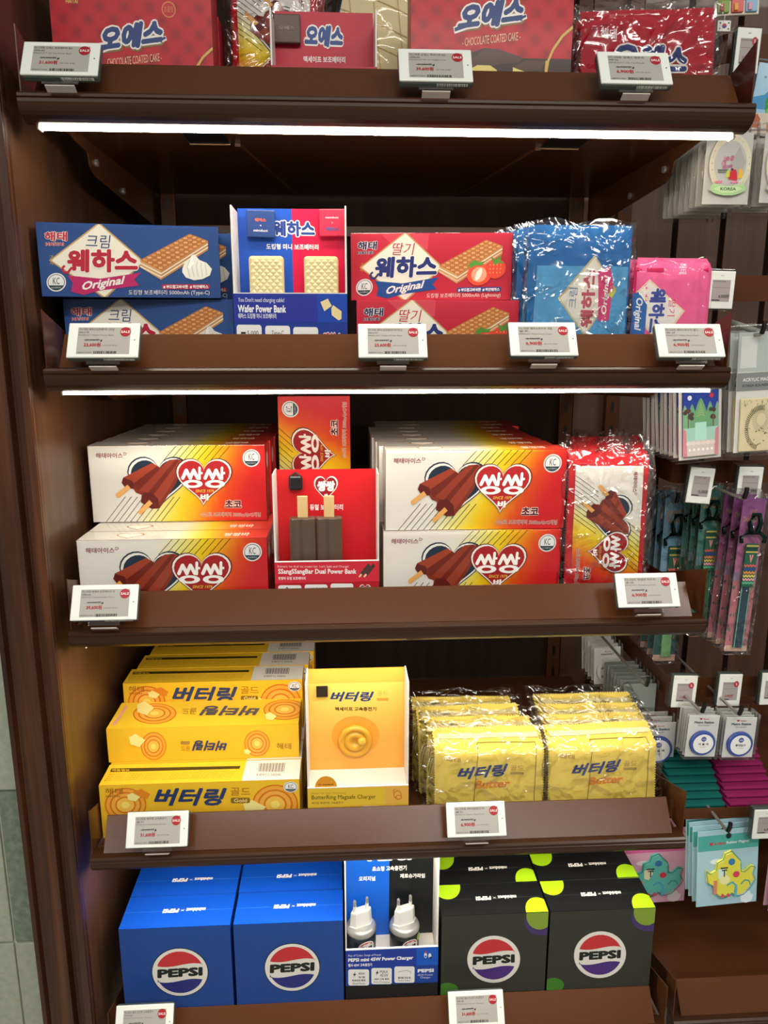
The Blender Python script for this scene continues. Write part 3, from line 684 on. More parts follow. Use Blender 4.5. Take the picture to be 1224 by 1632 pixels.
# ================================================================ DISPLAY STANDS
def make_stand(W, D, Hs, Hb, lip, back, lipart, col_out, plat, label, loc, backcol, t=.0022, side_in='#e9e7e2'):
    r = empty('display_stand', label, 'display stand')
    MB().box(0, 0, 0, t, D, Hs, side_in, .0005).build('side_wall', PRINT, r)
    MB().box(W-t, 0, 0, W, D, Hs, side_in, .0005).build('side_wall', PRINT, r)
    bk = MB().box(t, D-t, 0, W-t, D, Hb, backcol).build('back_board', PRINT, r)
    back.build('printed_back', bk, Matrix.Translation((t+.0005, D-t-.0004, plat)))
    fp = MB().box(0, -.0018, 0, W, 0, lip, col_out, .0004).build('front_panel', PRINT, r)
    MB().box(0, -.0018, lip, W, .0015, lip+.0012, '#eceae6').build('folded_edge', PRINT, fp)
    lipart.build('printed_front', fp, Matrix.Translation((0, -.0021, 0)))
    MB().box(t, .002, 0, W-t, D-t, plat, '#e6e3dc').build('inner_platform', PRINT, r)
    r.location = loc; return r
def badges(a, items, l):
    for (x0, y0, x1, y1, rows) in items:
        a.rrect(x0, y0, x1, y1, (x1-x0)*.09, '#e9ebe8', l); h = (y1-y0)
        for (tx, ty, tw, th, s_, b) in rows: a.text(s_, x0+tx*(x1-x0), y0+ty*h, x0+(tx+tw)*(x1-x0), y0+(ty+th)*h, '#2a2f3c', l+1, b)
# wafer stand
W_, H_ = .151, .097
bk = Art(W_-.0054, .128, [(85, 38), (510, 35), (508, 415), (88, 418)])
bk.rect(0, 0, 300, 500, '#1b4fb4', 1); bk.rect(300, 0, 600, 500, '#cd0f45', 1)
bk.text('웨하스', 222, 84, 392, 145, '#24408c', 4, .045, out='#f3f1ef', ow=.07); bk.path([(232, 128), (218, 138), (213, 126)], 8, '#f3f1ef', 3)
bk.text('도킹형 미니 보조배터리', 195, 174, 405, 197, '#f3f1ef', 3, .03)
fr = Art(W_, H_, [(42, 392), (522, 390), (520, 585), (44, 587)])
fr.rect(0, 300, 600, 700, '#1c3a94', 1); fr.rect(0, 380, 395, 465, '#27349c', 2); fr.rect(395, 380, 600, 465, '#1b45ae', 2)
fr.text("You Don't need charging cable!", 62, 402, 256, 417, '#e8e8f0', 3, .005); fr.text('Wafer Power Bank', 60, 421, 262, 441, '#f4f4f4', 3, .035); fr.text('웨하스 도킹형 미니 보조배터리', 60, 443, 220, 457, '#f4f4f4', 3, .015)
fr.poly([(408, 412), (440, 403), (456, 422), (424, 436)], '#ecd9a0', 3); fr.poly([(454, 428), (462, 420), (497, 436), (496, 456), (484, 460), (455, 446)], '#ecd9a0', 3)
badges(fr, [(52, 473, 157, 575, [(.42, .15, .45, .16, '5,000', .01), (.46, .36, .36, .14, 'mAh', .01), (.08, .60, .82, .11, '넉넉한 용량과 출력', .02), (.3, .76, .35, .08, 'All-Day', 0), (.3, .86, .4, .1, 'Capacity', 0)]),
           (172, 475, 277, 575, [(.25, .13, .5, .15, 'Type-C', .005), (.12, .38, .76, .14, '8PIN (Lightning)', 0), (.25, .58, .5, .14, '2가지 타입', .01), (.15, .8, .7, .12, '2 Charging Type', 0)]),
           (290, 478, 396, 575, [(.12, .62, .76, .12, '내장 커넥터 포함', .02), (.15, .8, .7, .14, 'Built-in Connector', 0)])], 3)
for k in range(5): fr.rect(70, 492+k*8, 90, 497+k*8, '#23252c', 5)
fr.path([(315, 520), (330, 500), (372, 512), (378, 528)], 2.5, '#33363c', 5)
fr.text('웨하스', 415, 492, 500, 524, '#d8324a', 4, .045, out='#f0eeee', ow=.06); fr.text('Power Bank', 414, 535, 500, 549, '#f0f0f4', 3, .03); fr.text('Built-in Connector', 412, 552, 502, 562, '#dfe2f0', 3, 0)
S2 = ZS[1]-.0015
make_stand(W_, .062, .208, .213, .097, bk, fr, '#1c3a94', .085, 'blue and crimson cardboard stand with two cream wafer batteries', (.2375, .038, S2), '#24408c')
def wafer_sample(x, label):
    r = MB().box(0, 0, 0, .0465, .017, .062, '#e4d29a', .004).build('wafer_battery', PLASTIC)
    g = MB()
    for i in range(5):
        for j in range(7):
            for (dx, dz) in ((0, 0), (.0045, .0045)):
                cx, cz = .006+i*.009+dx, .006+j*.0088+dz
                if cx > .0425 or cz > .058: continue
                g.add([(cx-.0038, -.0002, cz), (cx, -.0002, cz-.0038), (cx+.0038, -.0002, cz), (cx, -.0002, cz+.0038), (cx, -.0013, cz)], [(0, 1, 4), (1, 2, 4), (2, 3, 4), (3, 0, 4)], '#efe0ae')
    g.build('waffle_relief', PLASTIC, r); r.location = (x, .060, S2+.0855); r.rotation_euler.z = -.03
    return tag(r, label, 'power bank', 'wafer batteries on the blue and crimson stand')
wafer_sample(.2565, 'cream wafer battery in front of the blue half of the stand'); wafer_sample(.3305, 'cream wafer battery in front of the crimson half of the stand')
def hang_card(px0, py0, px1, py1, Y, col, lines, label, th=.006, rz=0, cat='card'):
    a, b = at(px0, py1, Y), at(px1, py0, Y); w_, h_ = b.x-a.x, b.z-a.z
    r = MB().box(0, 0, 0, w_, th, h_, col, min(.0015, th*.4)).build('sample_card', PRINT)
    ar = Art(w_, h_)
    for (s_, x0, y0, x1, y1, c, bo) in lines: ar.text(s_, x0, y0, x1, y1, c, 1, bo)
    if lines: ar.build('printed_lettering', r, FR)
    r.location = (a.x, Y, a.z); r.rotation_euler.y = rz
    return tag(r, label, cat)
hang_card(393, 334, 437, 378, .088, '#27427e', [('웨하스', 300, 300, 700, 430, '#d9664a', .04), ('×', 470, 540, 530, 590, '#e8e8ee', 0), ('miniduct', 250, 700, 750, 790, '#e8e8ee', .02)], 'navy square card at the upper left of the wafer stand', rz=.02)
hang_card(509, 333, 550, 377, .088, '#c32c4c', [('miniduct', 250, 280, 750, 350, '#f0d8dc', .02), ('×', 470, 480, 530, 530, '#e8e8ee', 0), ('웨하스', 260, 660, 760, 800, '#5a5f9c', .04)], 'crimson square card at the upper right of the wafer stand', rz=-.01)

# heart stand
W_ = .150; S3 = ZS[2]-.0015
bk = Art(W_-.0054, .168, [(181, 506), (797, 503), (800, 1085), (192, 1090)])
bk.rect(0, 300, 900, 1200, '#c81e26', 1); bk.heart(412, 538, 562, 675, '#f2e9e2', 2); bk.heart(420, 545, 554, 668, '#7a1520', 3); bk.heart(426, 550, 548, 662, '#8e1722', 4)
bk.text('쌍쌍', 432, 562, 544, 618, '#f4f1ec', 5, .06); bk.text('바', 478, 630, 500, 648, '#f4f1ec', 5, .04); bk.text('듀얼 보조배터리', 385, 686, 594, 718, '#f4efeb', 3, .035)
fr = Art(W_, .083, [(150, 1092), (832, 1082), (834, 1395), (152, 1402)])
fr.rect(0, 900, 1000, 1600, '#b5182a', 1); fr.poly([(140, 1090), (840, 1080), (840, 1196), (140, 1208)], '#d42c40', 2)
fr.text("Korea's 1st dual ice cream bar. Let's Split and Charge!", 170, 1106, 630, 1122, '#f3dede', 3, .0); fr.text('SSangSSangBar Dual Power Bank', 172, 1126, 682, 1162, '#f8f4f2', 3, .03); fr.text('쌍쌍바 듀얼 보조배터리', 172, 1170, 348, 1188, '#f8f4f2', 3, .02)
for dx in (0, 32): fr.line(712+dx, 1160, 768+dx, 1102, 22, '#4c3a33', 3); fr.line(700+dx, 1172, 716+dx, 1156, 10, '#e9d3a4', 3)
badges(fr, [(170, 1218, 321, 1350, [(.55, .15, .32, .14, '40℃', .02), (.2, .62, .6, .12, '손난로 기능', .02)]), (342, 1214, 491, 1348, [(.2, .12, .62, .2, '2가지', 0), (.2, .62, .6, .12, '컬러 옵션', .02)]), (511, 1209, 661, 1346, [(.2, .17, .62, .15, '⊞10,000', .01), (.2, .62, .6, .12, '넉넉한 용량', .02)])], 3)
fr.path([(205, 1250), (228, 1228), (238, 1248)], 4, '#2a2a30', 5); fr.heart(700, 1215, 778, 1290, '#f1e4e0', 3); fr.heart(705, 1219, 773, 1286, '#7c1622', 4); fr.text('쌍쌍', 708, 1226, 770, 1250, '#f4f0ec', 5, .05)
make_stand(W_, .055, .210, .2085, .083, bk, fr, '#b5182a', .040, 'red cardboard stand holding two chocolate ice bar batteries', (.2805, .036, S3), '#c01c24')
def ice_bar(x, label):
    pts = [(0, .004), (.003, 0), (.012, 0), (.0155, .0025), (.019, .0), (.0275, .0), (.0375, .004), (.0375, .017), (.034, .020), (.003, .020), (0, .017)]
    r = MB().prism(pts, 'z', 0, .102, '#5a493c').build('ice_bar_battery', PLASTIC)
    bev = r.modifiers.new('bevel', 'BEVEL'); bev.width = .0012; bev.segments = 2; bev.limit_method = 'ANGLE'
    st = MB().box(.0115, .007, .102, .0265, .0115, .134, '#d8b983', .001).build('stick', PRINT, r)
    r.location = (x, .052, S3+.0405); return tag(r, label, 'power bank', 'ice bar batteries on the red stand')
ice_bar(.302, 'chocolate brown ice bar battery, left one on the red stand'); ice_bar(.3402, 'chocolate brown ice bar battery, right one on the red stand')
t_ = MB().box(0, 0, 0, .020, .008, .022, '#16161a', .003).build('black_clip', PLASTIC); MB().tube([(.004, .004, .021), (.010, .004, .026), (.016, .004, .021)], .0018, '#16161a').build('ring', PLASTIC, t_)
p = at(460, 783, .074); t_.location = (p.x, .078, p.z); tag(t_, 'small black clip at the upper left of the red stand', 'clip')

# butter ring stand
W_ = .156; S4 = ZS[3]-.0015
bk = Art(W_-.0054, .150, [(118, 165), (822, 148), (820, 858), (128, 880)])
bk.grad(lambda u, v: mixc(mixc(lin('#f0cb5e'), lin('#f1b552'), min(1, v*1.6)), lin('#e9a244'), max(0, v-.35)), 4, 8, 1)
bk.text('버터링', 275, 228, 600, 310, '#1f3a6c', 2, .036, .28); bk.text('골드', 622, 225, 705, 262, '#c99a4a', 2, 0); bk.rrect(620, 282, 706, 305, 6, '#c98f3a', 2); bk.text('맥세이프 고속충전기', 312, 355, 616, 388, '#3a2c1c', 2, .03)
bk.ell(462, 590, 178, 160, '#f0a038', 2, 40)
fr = Art(W_, .077, [(90, 935), (878, 918), (882, 1290), (90, 1300)])
fr.rect(0, 800, 1000, 1400, '#dfb73c', 1); fr.poly([(80, 930), (690, 918), (690, 1068), (80, 1085)], '#e3bd36', 2); fr.poly([(690, 918), (890, 912), (890, 1060), (690, 1068)], '#e3b04a', 2)
fr.text('Butter Up Your Workspace', 122, 964, 388, 978, '#9a7a30', 3, 0); fr.text('ButterRing Magsafe Charger', 120, 985, 618, 1030, '#2a2114', 3, .01); fr.text('버터링 맥세이프 고속충전기', 122, 1040, 360, 1060, '#4a3a1c', 3, .0)
fr.ell(790, 990, 32, 36, '#c9772c', 3); fr.ell(790, 990, 25, 29, '#e3b04a', 4); fr.ell(800, 1010, 26, 20, '#c9772c', 5); fr.ell(800, 1010, 18, 13, '#e8a850', 6); fr.path([(765, 985), (757, 950), (775, 940)], 6, '#c9772c', 5)
badges(fr, [(112, 1094, 275, 1240, []), (312, 1088, 475, 1236, []), (508, 1080, 670, 1232, [])], 3)
make_stand(W_, .062, .248, .246, .077, bk, fr, '#dfb73c', .072, 'yellow cardboard stand showing a ring shaped charger', (.3195, .036, S4), '#eab148')
p = at(566, 1182, .090)
ch = MB(); prf = [(.001, .0095), (.0, .0), (.0275, .0), (.0275, .004), (.0255, .008), (.0215, .009), (.019, .0065), (.017, .0055), (.0155, .008), (.012, .009), (.006, .007), (.004, .003), (.001, .003)]
ch.M = Matrix.Rotation(math.radians(90), 4, 'X'); ch.lathe([(.0275, 0), (.028, .004), (.0255, .008), (.0215, .009), (.019, .0062), (.017, .0055), (.0155, .0085), (.0115, .009), (.0065, .007), (.004, .0035), (.0005, .0035)], 0, 0, '#dba02a', 40)
cho = ch.build('ring_charger', PLASTIC, smooth=True); cho.location = (p.x, .0945, p.z); tag(cho, 'golden ring shaped charger on the yellow stand board', 'charger')
kn = MB(); kn.M = Matrix.Rotation(math.radians(90), 4, 'X'); kn.lathe([(.006, .0), (.007, .009), (.005, .012), (.0008, .0125)], .011, .002, '#e6b23c', 16); kn.build('cable_knob', PLASTIC, cho, True)
p = at(504, 1115, .083); t_ = MB().box(0, 0, 0, .018, .0015, .0185, '#2c2018', .0004).build('black_tag', PRINT); t_.location = (p.x, .091, p.z); tag(t_, 'small black tag at the upper left of the yellow stand', 'tag')
st = Art(.034, .020); st.poly([(1000*(.5+.5*math.cos(math.radians(t))), 1000-1000*math.sin(math.radians(t))) for t in range(0, 181, 12)], '#e59a28', 1); st.text('ⓘ miniduct', 150, 620, 850, 800, '#4a2c10', 2, .02)
so = st.build('round_sticker'); so.location = (.331, .0355, S4+.077); tag(so, 'orange half round sticker on the front panel of the yellow stand', 'sticker')

# soda charger stand
W_ = .1515; S5 = ZS[4]-.0015
bk = Art(W_-.0054, .188, [(120, -10), (915, -25), (905, 818), (128, 840)])
bk.rect(0, -200, 518, 1000, '#0c5fd0', 1); bk.poly([(518, -200), (1100, -200), (1100, 1000), (510, 1000)], '#101417', 1)
bk.text('PEPSI', 312, 92, 720, 186, '#f3f3f0', 2, .075, ky=-.02); bk.text('초소형 고속충전기', 360, 228, 672, 272, '#f3f3f0', 2, .04, ky=-.02); bk.text('오리지널', 238, 316, 388, 358, '#f3f3f0', 2, .04); bk.text('제로슈가라임', 612, 298, 838, 338, '#f3f3f0', 2, .04)
fr = Art(W_, .138, [(95, 990), (992, 952), (990, 1640), (98, 1672)])
fr.rect(0, 900, 1100, 1720, '#15409c', 1); fr.poly([(80, 1325), (1000, 1290), (1000, 1700), (80, 1700)], '#0d1118', 2); fr.poly([(80, 980), (782, 960), (782, 1128), (80, 1160)], '#1c3aa0', 2); fr.poly([(782, 940), (1000, 940), (1000, 1122), (782, 1128)], '#0f58c4', 2)
fr.text('Pop of Color, Surge of Power', 122, 1018, 440, 1044, '#dfe6f4', 3, 0, ky=-.03); fr.text('PEPSI mini 45W Power Charger', 120, 1046, 748, 1090, '#f4f4f4', 3, .045, ky=-.04); fr.text('펩시 45W 고속충전기', 120, 1106, 348, 1136, '#f4f4f4', 3, .03, ky=-.03)
badges(fr, [(120, 1163, 320, 1318, [(.48, .2, .32, .12, '45W', .02), (.48, .42, .32, .12, '듀얼', .02), (.18, .62, .64, .12, '듀얼포트 충전', .03), (.22, .82, .58, .1, 'Dual Ports', 0)]), (342, 1150, 540, 1306, [(.42, .14, .4, .18, 'MAX', .0), (.42, .36, .4, .18, '45W', .0), (.14, .62, .72, .12, '45W 고속 충전', .03), (.12, .82, .78, .11, 'Fast Charging', 0)]), (565, 1136, 762, 1294, [(.18, .62, .62, .13, '올인원 안심 칩', .03), (.2, .82, .6, .1, 'Power Safety', 0)])], 3)
for dx, dy in ((0, 0), (218, -16)): fr.poly([(190+dx, 1182+dy), (166+dx, 1215+dy), (178+dx, 1217+dy), (168+dx, 1240+dy), (196+dx, 1206+dy), (182+dx, 1204+dy)], '#15171c', 5)
fr.path([(600, 1188), (680, 1172), (722, 1186), (722, 1204)], 3, '#33363c', 5)
fr.text('PEPSI', 792, 1160, 950, 1194, '#eef0f4', 3, .05, ky=-.03); fr.text('45W Power\nCharger', 792, 1208, 945, 1258, '#cfd8ee', 3, .0, ky=-.03)
fr.ell(868, 1030, 14, 26, '#e6e8ec', 3); fr.ell(910, 1032, 15, 22, '#e6e8ec', 3); fr.ell(918, 1052, 12, 10, '#1b2030', 4); fr.ell(872, 998, 8, 14, '#c8323c', 4); fr.ell(868, 1040, 10, 10, '#3a62c0', 4)
make_stand(W_, .062, .302, .300, .138, bk, fr, '#15409c', .112, 'blue and black cardboard stand holding two plug chargers', (.3745, .0355, S5), '#101417')
def plug(x, dark, label, y=.068):
    r = MB().lathe([(.0205, 0), (.0215, .003), (.0215, .030), (.0205, .0325)], 0, 0, '#14202f' if not dark else '#15191a', 32).build('plug_charger', PLASTIC, None, True)
    MB().lathe([(.0212, .0325), (.0222, .034), (.0222, .0375), (.0205, .041), (.0185, .0425)], 0, 0, '#a9abab', 32).build('silver_collar', simple('brushed_silver', '#b8b9b6', .35, .7), r, True)
    body = MB(); hexa = [(-.017, 0), (-.011, -.007), (.011, -.007), (.017, 0), (.011, .007), (-.011, .007)]
    vs_ = []
    for z, k in ((.042, 1.12), (.044, 1.0), (.0645, .93), (.066, .88)): vs_ += [(x_*k, y_*k, z) for x_, y_ in hexa]
    fs = [tuple(range(18, 24))]
    for q in range(3):
        for k in range(6): fs.append((q*6+k, q*6+(k+1) % 6, (q+1)*6+(k+1) % 6, (q+1)*6+k))
    body.add(vs_, fs, '#d8dad6'); body.M = Matrix.Identity(4); b_ = body.build('plug_body', PLASTIC, r)
    for s_ in (-1, 1):
        pn = MB().tube([(s_*.0095, 0, .065), (s_*.0095, 0, .0745)], .0024, '#eceae2', 12).build('pin_sleeve', PLASTIC, b_)
        MB().tube([(s_*.0095, 0, .0745), (s_*.0095, 0, .083), (s_*.0095, 0, .0845)], [.0022, .0022, .0012], n=12).build('pin', STEEL, b_)
    lb_ = MB(); n = 14
    def curved(cols, rad, cz, rx, rz, l, a0=0, a1=360):
        pts = []
        for k in range(20):
            t = math.radians(a0+(a1-a0)*k/19); ax = (rx*math.cos(t))/.0215; rr = rad
            pts.append((rr*math.sin(ax), -rr*math.cos(ax), cz+rz*math.sin(t)))
        cc = (sum(p_[0] for p_ in pts)/20, 0, sum(p_[2] for p_ in pts)/20); ax = math.asin(max(-1, min(1, cc[0]/rad))); pts.append((rad*math.sin(ax), -rad*math.cos(ax), cc[2]))
        lb_.add(pts, [(20, k, k+1) for k in range(19)], cols)
    curved('#e8e6df', .0222, .017, .0125, .0115, 1); curved('#c8323a', .0223, .017, .0108, .0098, 2, 20, 160); curved('#24398c', .0223, .017, .0108, .0098, 2, 200, 340)
    for q, c_ in enumerate('PEPSI'):
        vv, ff, asp = text_geo(c_, .055, 0, 2); a0 = -.40+.165*q
        lb_.add([(.02245*math.sin(a0+u*.13), -.02245*math.cos(a0+u*.13), .0195-v*.0048) for u, v in vv], ff, '#15191c')
    if dark: curved('#8fc63a', .0223, .030, .0001, .0001, 1); lb_.add([(.0224*math.sin(.75+.22*math.cos(t*.5)), -.0224*math.cos(.75+.22*math.cos(t*.5)), .0255+.006*math.sin(t*.5)) for t in range(13)], [tuple(range(13))], '#8fc63a')
    lb_.build('round_logo', PRINT, r)
    r.location = (x, y, S5+.1122); r.rotation_euler.z = math.radians(20); r.scale = (1.14, 1.14, 1.12)
    return tag(r, label, 'charger', 'plug chargers on the soda stand')
p1 = at(576, 1520, .058); p2 = at(644, 1512, .058)
plug(p1.x, False, 'plug charger with dark blue barrel, left one on the stand'); plug(p2.x+.001, True, 'plug charger with black barrel and green dot, right one on the stand')

# chocolate cake stand, top shelf
W_ = .134; S1 = ZS[0]-.0015
bk = Art(W_-.0054, .126, [(362, 108), (978, 112), (980, 600), (362, 600)])
bk.rect(0, 0, 1200, 700, '#bc1230', 1)
bk.text('오예스', 545, 170, 790, 272, '#24468c', 4, .06, .2, ky=.02, out='#f1ede8', ow=.08); bk.text('맥세이프 보조배터리', 537, 314, 803, 345, '#f0e6e2', 3, .03)
fr = Art(W_, .05); fr.rect(0, 0, 1000, 1000, '#b51c34', 1)
make_stand(W_, .06, .116, .127, .045, bk, fr, '#b51c34', .007, 'red cardboard stand with white side walls on the top shelf', (.2955, .044, S1), '#c4203c')
hang_card(436, 22, 478, 68, .092, '#5a4a40', [('오예스', 200, 420, 800, 560, '#8f8272', .03)], 'brown square card at the upper left of the top shelf stand', th=.008)
b_ = MB().box(0, 0, 0, .046, .010, .052, '#3d3a34', .003).build('dark_power_bank', PLASTIC); MB().lathe([(.012, 0), (.012, .0008), (.0005, .0008)], 0, 0, '#4a4740').build('charging_ring', PLASTIC, b_)
for c_ in b_.children: c_.rotation_euler.x = math.radians(90); c_.location = (.023, -.0002, .026)
p = at(489, 100, .078); b_.location = (p.x, .078, S1+.0075); tag(b_, 'dark power bank standing at the foot of the top shelf stand', 'power bank')

# ================================================================ CHOCOLATE CAKE BOXES, top shelf
CB = (.208, .055, .150)
def choc_art():
    a = Art(CB[0], CB[2], [(140, -150), (1145, -150), (1148, 470), (148, 470)])
    base, dk, lt = lin('#bc1026'), lin('#7c0c1a'), lin('#cc2236')
    def pl(u, v):
        x, y = u*26, v*19; k = (math.cos((x+y)*math.pi*.5)+math.cos((x-y)*math.pi*.5))/2
        return mixc(base, dk, .65*max(0, k)) if k > 0 else mixc(base, lt, .35*-k)
    a.grad(pl, 78, 57, 1)
    a.text('오예스', 425, 58, 850, 205, '#8a6a3c', 3, .12, .22, ky=-.12); a.text('오예스', 418, 50, 846, 196, '#f4efe8', 4, .115, .22, ky=-.12)
    a.text('오예스', 428, 58, 838, 188, '#27407e', 5, .06, .22, ky=-.12)
    a.path([(520, 172), (440, 196), (408, 205)], 34, '#f4efe8', 4); a.path([(520, 172), (445, 192), (412, 202)], 18, '#27407e', 5); a.path([(720, 145), (800, 150), (856, 130)], 24, '#f4efe8', 4); a.path([(720, 145), (800, 148), (852, 128)], 12, '#27407e', 5)
    a.text('- CHOCOLATE COATED CAKE -', 462, 222, 822, 262, '#e7c9a4', 3, 0, ky=-.10)
    haitai(a, 240, -110, 330, -30, '#e9c774', None, 3, .02); a.ell(880, -10, 44, 40, '#d98a52', 2); a.ell(880, -10, 38, 34, '#c01d33', 3); a.text('초콜릿', 850, -26, 910, 4, '#d98a52', 4, 0)
    a.poly([(148, 480), (320, 360), (470, 322), (600, 285), (690, 290), (830, 330), (1150, 330), (1150, 480)], '#3f2c28', 3)
    a.poly([(460, 380), (600, 290), (690, 290), (835, 325), (820, 352), (700, 360), (640, 372)], '#553a34', 4); a.poly([(480, 400), (560, 368), (640, 368), (682, 390), (680, 470), (480, 470)], '#e9d67a', 5); a.poly([(480, 425), (600, 402), (640, 412), (580, 470), (480, 470)], '#4a3029', 6)
    a.poly([(790, 375), (860, 340), (990, 345), (960, 385), (865, 398)], '#5a3d36', 5); a.poly([(782, 375), (865, 398), (868, 440), (782, 415)], '#ecd97e', 6)
    a.path([(1148, 176), (1085, 220), (1030, 285), (1000, 345)], 14, '#d8b45a', 6); a.poly([(985, 340), (1008, 345), (1000, 395), (990, 418), (982, 390)], '#d8b45a', 6)
    return a
cbx = make_box('chocolate_cake_box', *CB, '#b51c30', [('printed_front', choc_art(), FR)], False)
kc_ = Kind(cbx); p = at(83, 40, .115)
kc_((p.x, .112, S1+.0195), 0, 'red tartan chocolate cake box at the left end of the top shelf', 'red tartan boxes on the top shelf'); kc_((p.x+.001, .170, S1), 0, 'red tartan box behind the left one on the top shelf', 'red tartan boxes on the top shelf')
p = at(655, 60, .052)
kc_((p.x, .052, S1+.0325), 0, 'red tartan chocolate cake box right of the top shelf stand, gold fork printed', 'red tartan boxes on the top shelf')
cl = MB().box(0, 0, 0, .20, .05, .019, '#a8192e', .0008).build('flat_carton', PRINT); cl.location = (at(83, 40, .115).x+.003, .114, S1); tag(cl, 'low red carton under the left hand red tartan box, behind the fence', 'box')
cs = MB().box(0, 0, 0, .20, .05, .032, '#a8192e', .0008).build('flat_carton', PRINT); cs.location = (p.x+.003, .054, S1); tag(cs, 'low red carton under the right hand red tartan box, behind the fence', 'box')

# ================================================================ POUCHES IN CLEAR FILM
def pouch(name, W, H, T, col, art=None, film_amt=.012, fold=0.0, foldz=.8, seed=1, trim=None, zipper=True, zcol=None, zig=True, film_mat=None, artz=.0):
    R = random.Random(seed); r = MB(); nx, ny = 16, 16
    ph = [R.uniform(0, 6) for _ in range(6)]
    def bend(x, y, z):
        k = max(0, z-foldz*H); return (x, y+k*fold*1.0 + .0012*math.sin(x*60+ph[0]), z-k*fold*.18)
    def half(sg):
        vs_, fs = [], []
        for j in range(ny+1):
            for i in range(nx+1):
                u, v = i/nx, j/ny; e = min(u, 1-u, .5)*2*1.0; f = min(v, 1-v)*2
                d = T/2*(min(1, e*3)**.6)*(min(1, f*3)**.6) + .0006*math.sin(u*23+ph[1])*math.sin(v*17+ph[2])*min(1, e*4)*min(1, f*4)
                vs_.append(bend(u*W, sg*max(d, .0004), v*H))
        for j in range(ny):
            for i in range(nx):
                a = j*(nx+1)+i; q = (a, a+1, a+nx+2, a+nx+1); fs.append(q if sg < 0 else q[::-1])
        r.add(vs_, fs, col)
    half(-1); half(1)
    if zig:
        for (ax, L_) in ((0, W), (1, H)):
            n = int(L_/.0042)
            for s_ in (0, 1):
                for k in range(n):
                    c0, c1 = k/n, (k+1)/n
                    P = []
                    if ax == 0:
                        z = s_*H; dz = .0022 if s_ else -.0022; P = [(c0*W, 0, z), (c1*W, 0, z), ((c0+c1)/2*W, 0, z+dz)]
                    else:
                        x = s_*W; dx = .0022 if s_ else -.0022; P = [(x, 0, c0*H), (x, 0, c1*H), (x+dx, 0, (c0+c1)/2*H)]
                    vv = [bend(a, b-.0004, c) for a, b, c in P]; r.add(vv+[(a, b+.0008, c) for a, b, c in vv], [(0, 1, 2), (3, 5, 4)], trim or col)
    o = r.build(name, CLOTH, None, True)
    if art:
        # print conforms to the cloth: drop on the bulged face
        dice(art.b, .010); av = []
        for (x, y, z) in art.b.v:
            u, v = x/W, (z+artz)/H; e = min(u, 1-u)*2; f = min(v, 1-v)*2
            d = T/2*(min(1, max(0, e)*3)**.6)*(min(1, max(0, f)*3)**.6) + .0006*math.sin(u*23+ph[1])*math.sin(v*17+ph[2])
            av.append(bend(x, -max(d, .0004)-.0010+y, z+artz))
        art.b.v = av; art.build('printed_front', o, None, CLOTH)
    if zipper:
        zb = MB(); zz = H*.93
        for k in range(12):
            x0, x1 = W*(.03+.94*k/12), W*(.03+.94*(k+1)/12)
            a, b = bend(x0, -.0022, zz-.004), bend(x1, -.0022, zz-.004); c_, d = bend(x1, -.0022, zz+.004), bend(x0, -.0022, zz+.004)
            zb.add([a, b, c_, d, (a[0], a[1]-.0016, (a[2]+d[2])/2), (b[0], b[1]-.0016, (b[2]+c_[2])/2)], [(0, 1, 5, 4), (4, 5, 2, 3)], zcol or col)
        z_ = zb.build('zipper', CLOTH, o)
        px = W*R.uniform(.1, .22); a = bend(px, -.0042, zz)
        MB().box(a[0], a[1]-.001, a[2]-.003, a[0]+.024, a[1]+.001, a[2]+.003, zcol or col, .0009).build('zipper_pull', PLASTIC, z_)
    # clear bag
    fb = MB(); n1, n2 = 34, 30; m = film_amt
    for sg in (-1, 1):
        vs_, fs = [], []
        for j in range(n2+1):
            for i in range(n1+1):
                u, v = i/n1, j/n2; e = min(u, 1-u)*2; f = min(v, 1-v)*2; x = -m+u*(W+2*m); z = -.001+v*(H+m*1.1)
                d = (T/2+.0018)*(min(1, e*4)**.5)*(min(1, f*4)**.5)
                cr = abs(math.sin(u*9+v*14+ph[3])*math.cos(v*11-u*6+ph[4]))+.6*abs(math.sin(u*31+ph[5]+2*v)*math.sin(v*27-4*u))+R.uniform(0, .25)
                d += .0022*cr*min(1, e*8)*min(1, f*8)
                xx, yy, zz2 = bend(x, sg*d, z)
                if v > .93: yy += .003*math.sin(u*21+ph[1]); zz2 += .003*math.sin(u*13+ph[2])*(v-.93)/.07
                if u < .04 or u > .96: yy += .003*math.sin(v*19+ph[0])
                vs_.append((xx, yy, zz2))
        for j in range(n2):
            for i in range(n1):
                a = j*(n1+1)+i; q = (a, a+1, a+n1+2, a+n1+1); fs.append(q if sg < 0 else q[::-1])
        fb.add(vs_, fs)
    fb.build('clear_bag', film_mat or FILM, o, True)
    return o
def dice(b, mx):
    V = list(b.v); F = []; K = []
    for f, c in zip(b.f, b.c):
        cc = list(c) if isinstance(c[0], (tuple, list)) else [c]*len(f)
        st = [((f[0], f[i], f[i+1]), (cc[0], cc[i], cc[i+1])) for i in range(1, len(f)-1)]
        while st:
            t, k = st.pop(); L_ = [math.dist(V[t[i]], V[t[(i+1) % 3]]) for i in range(3)]; m = max(range(3), key=lambda i: L_[i])
            if L_[m] <= mx: F.append(t); K.append(k); continue
            i, j, q = m, (m+1) % 3, (m+2) % 3; V.append(tuple((p+r)/2 for p, r in zip(V[t[i]], V[t[j]]))); n = len(V)-1; kc_m = mixc(k[i], k[j], .5)
            st.append(((t[i], n, t[q]), (k[i], kc_m, k[q]))); st.append(((n, t[j], t[q]), (kc_m, k[j], k[q])))
    b.v, b.f, b.c = V, F, K
def quad_px(l, f): return [f(*p) for p in l]
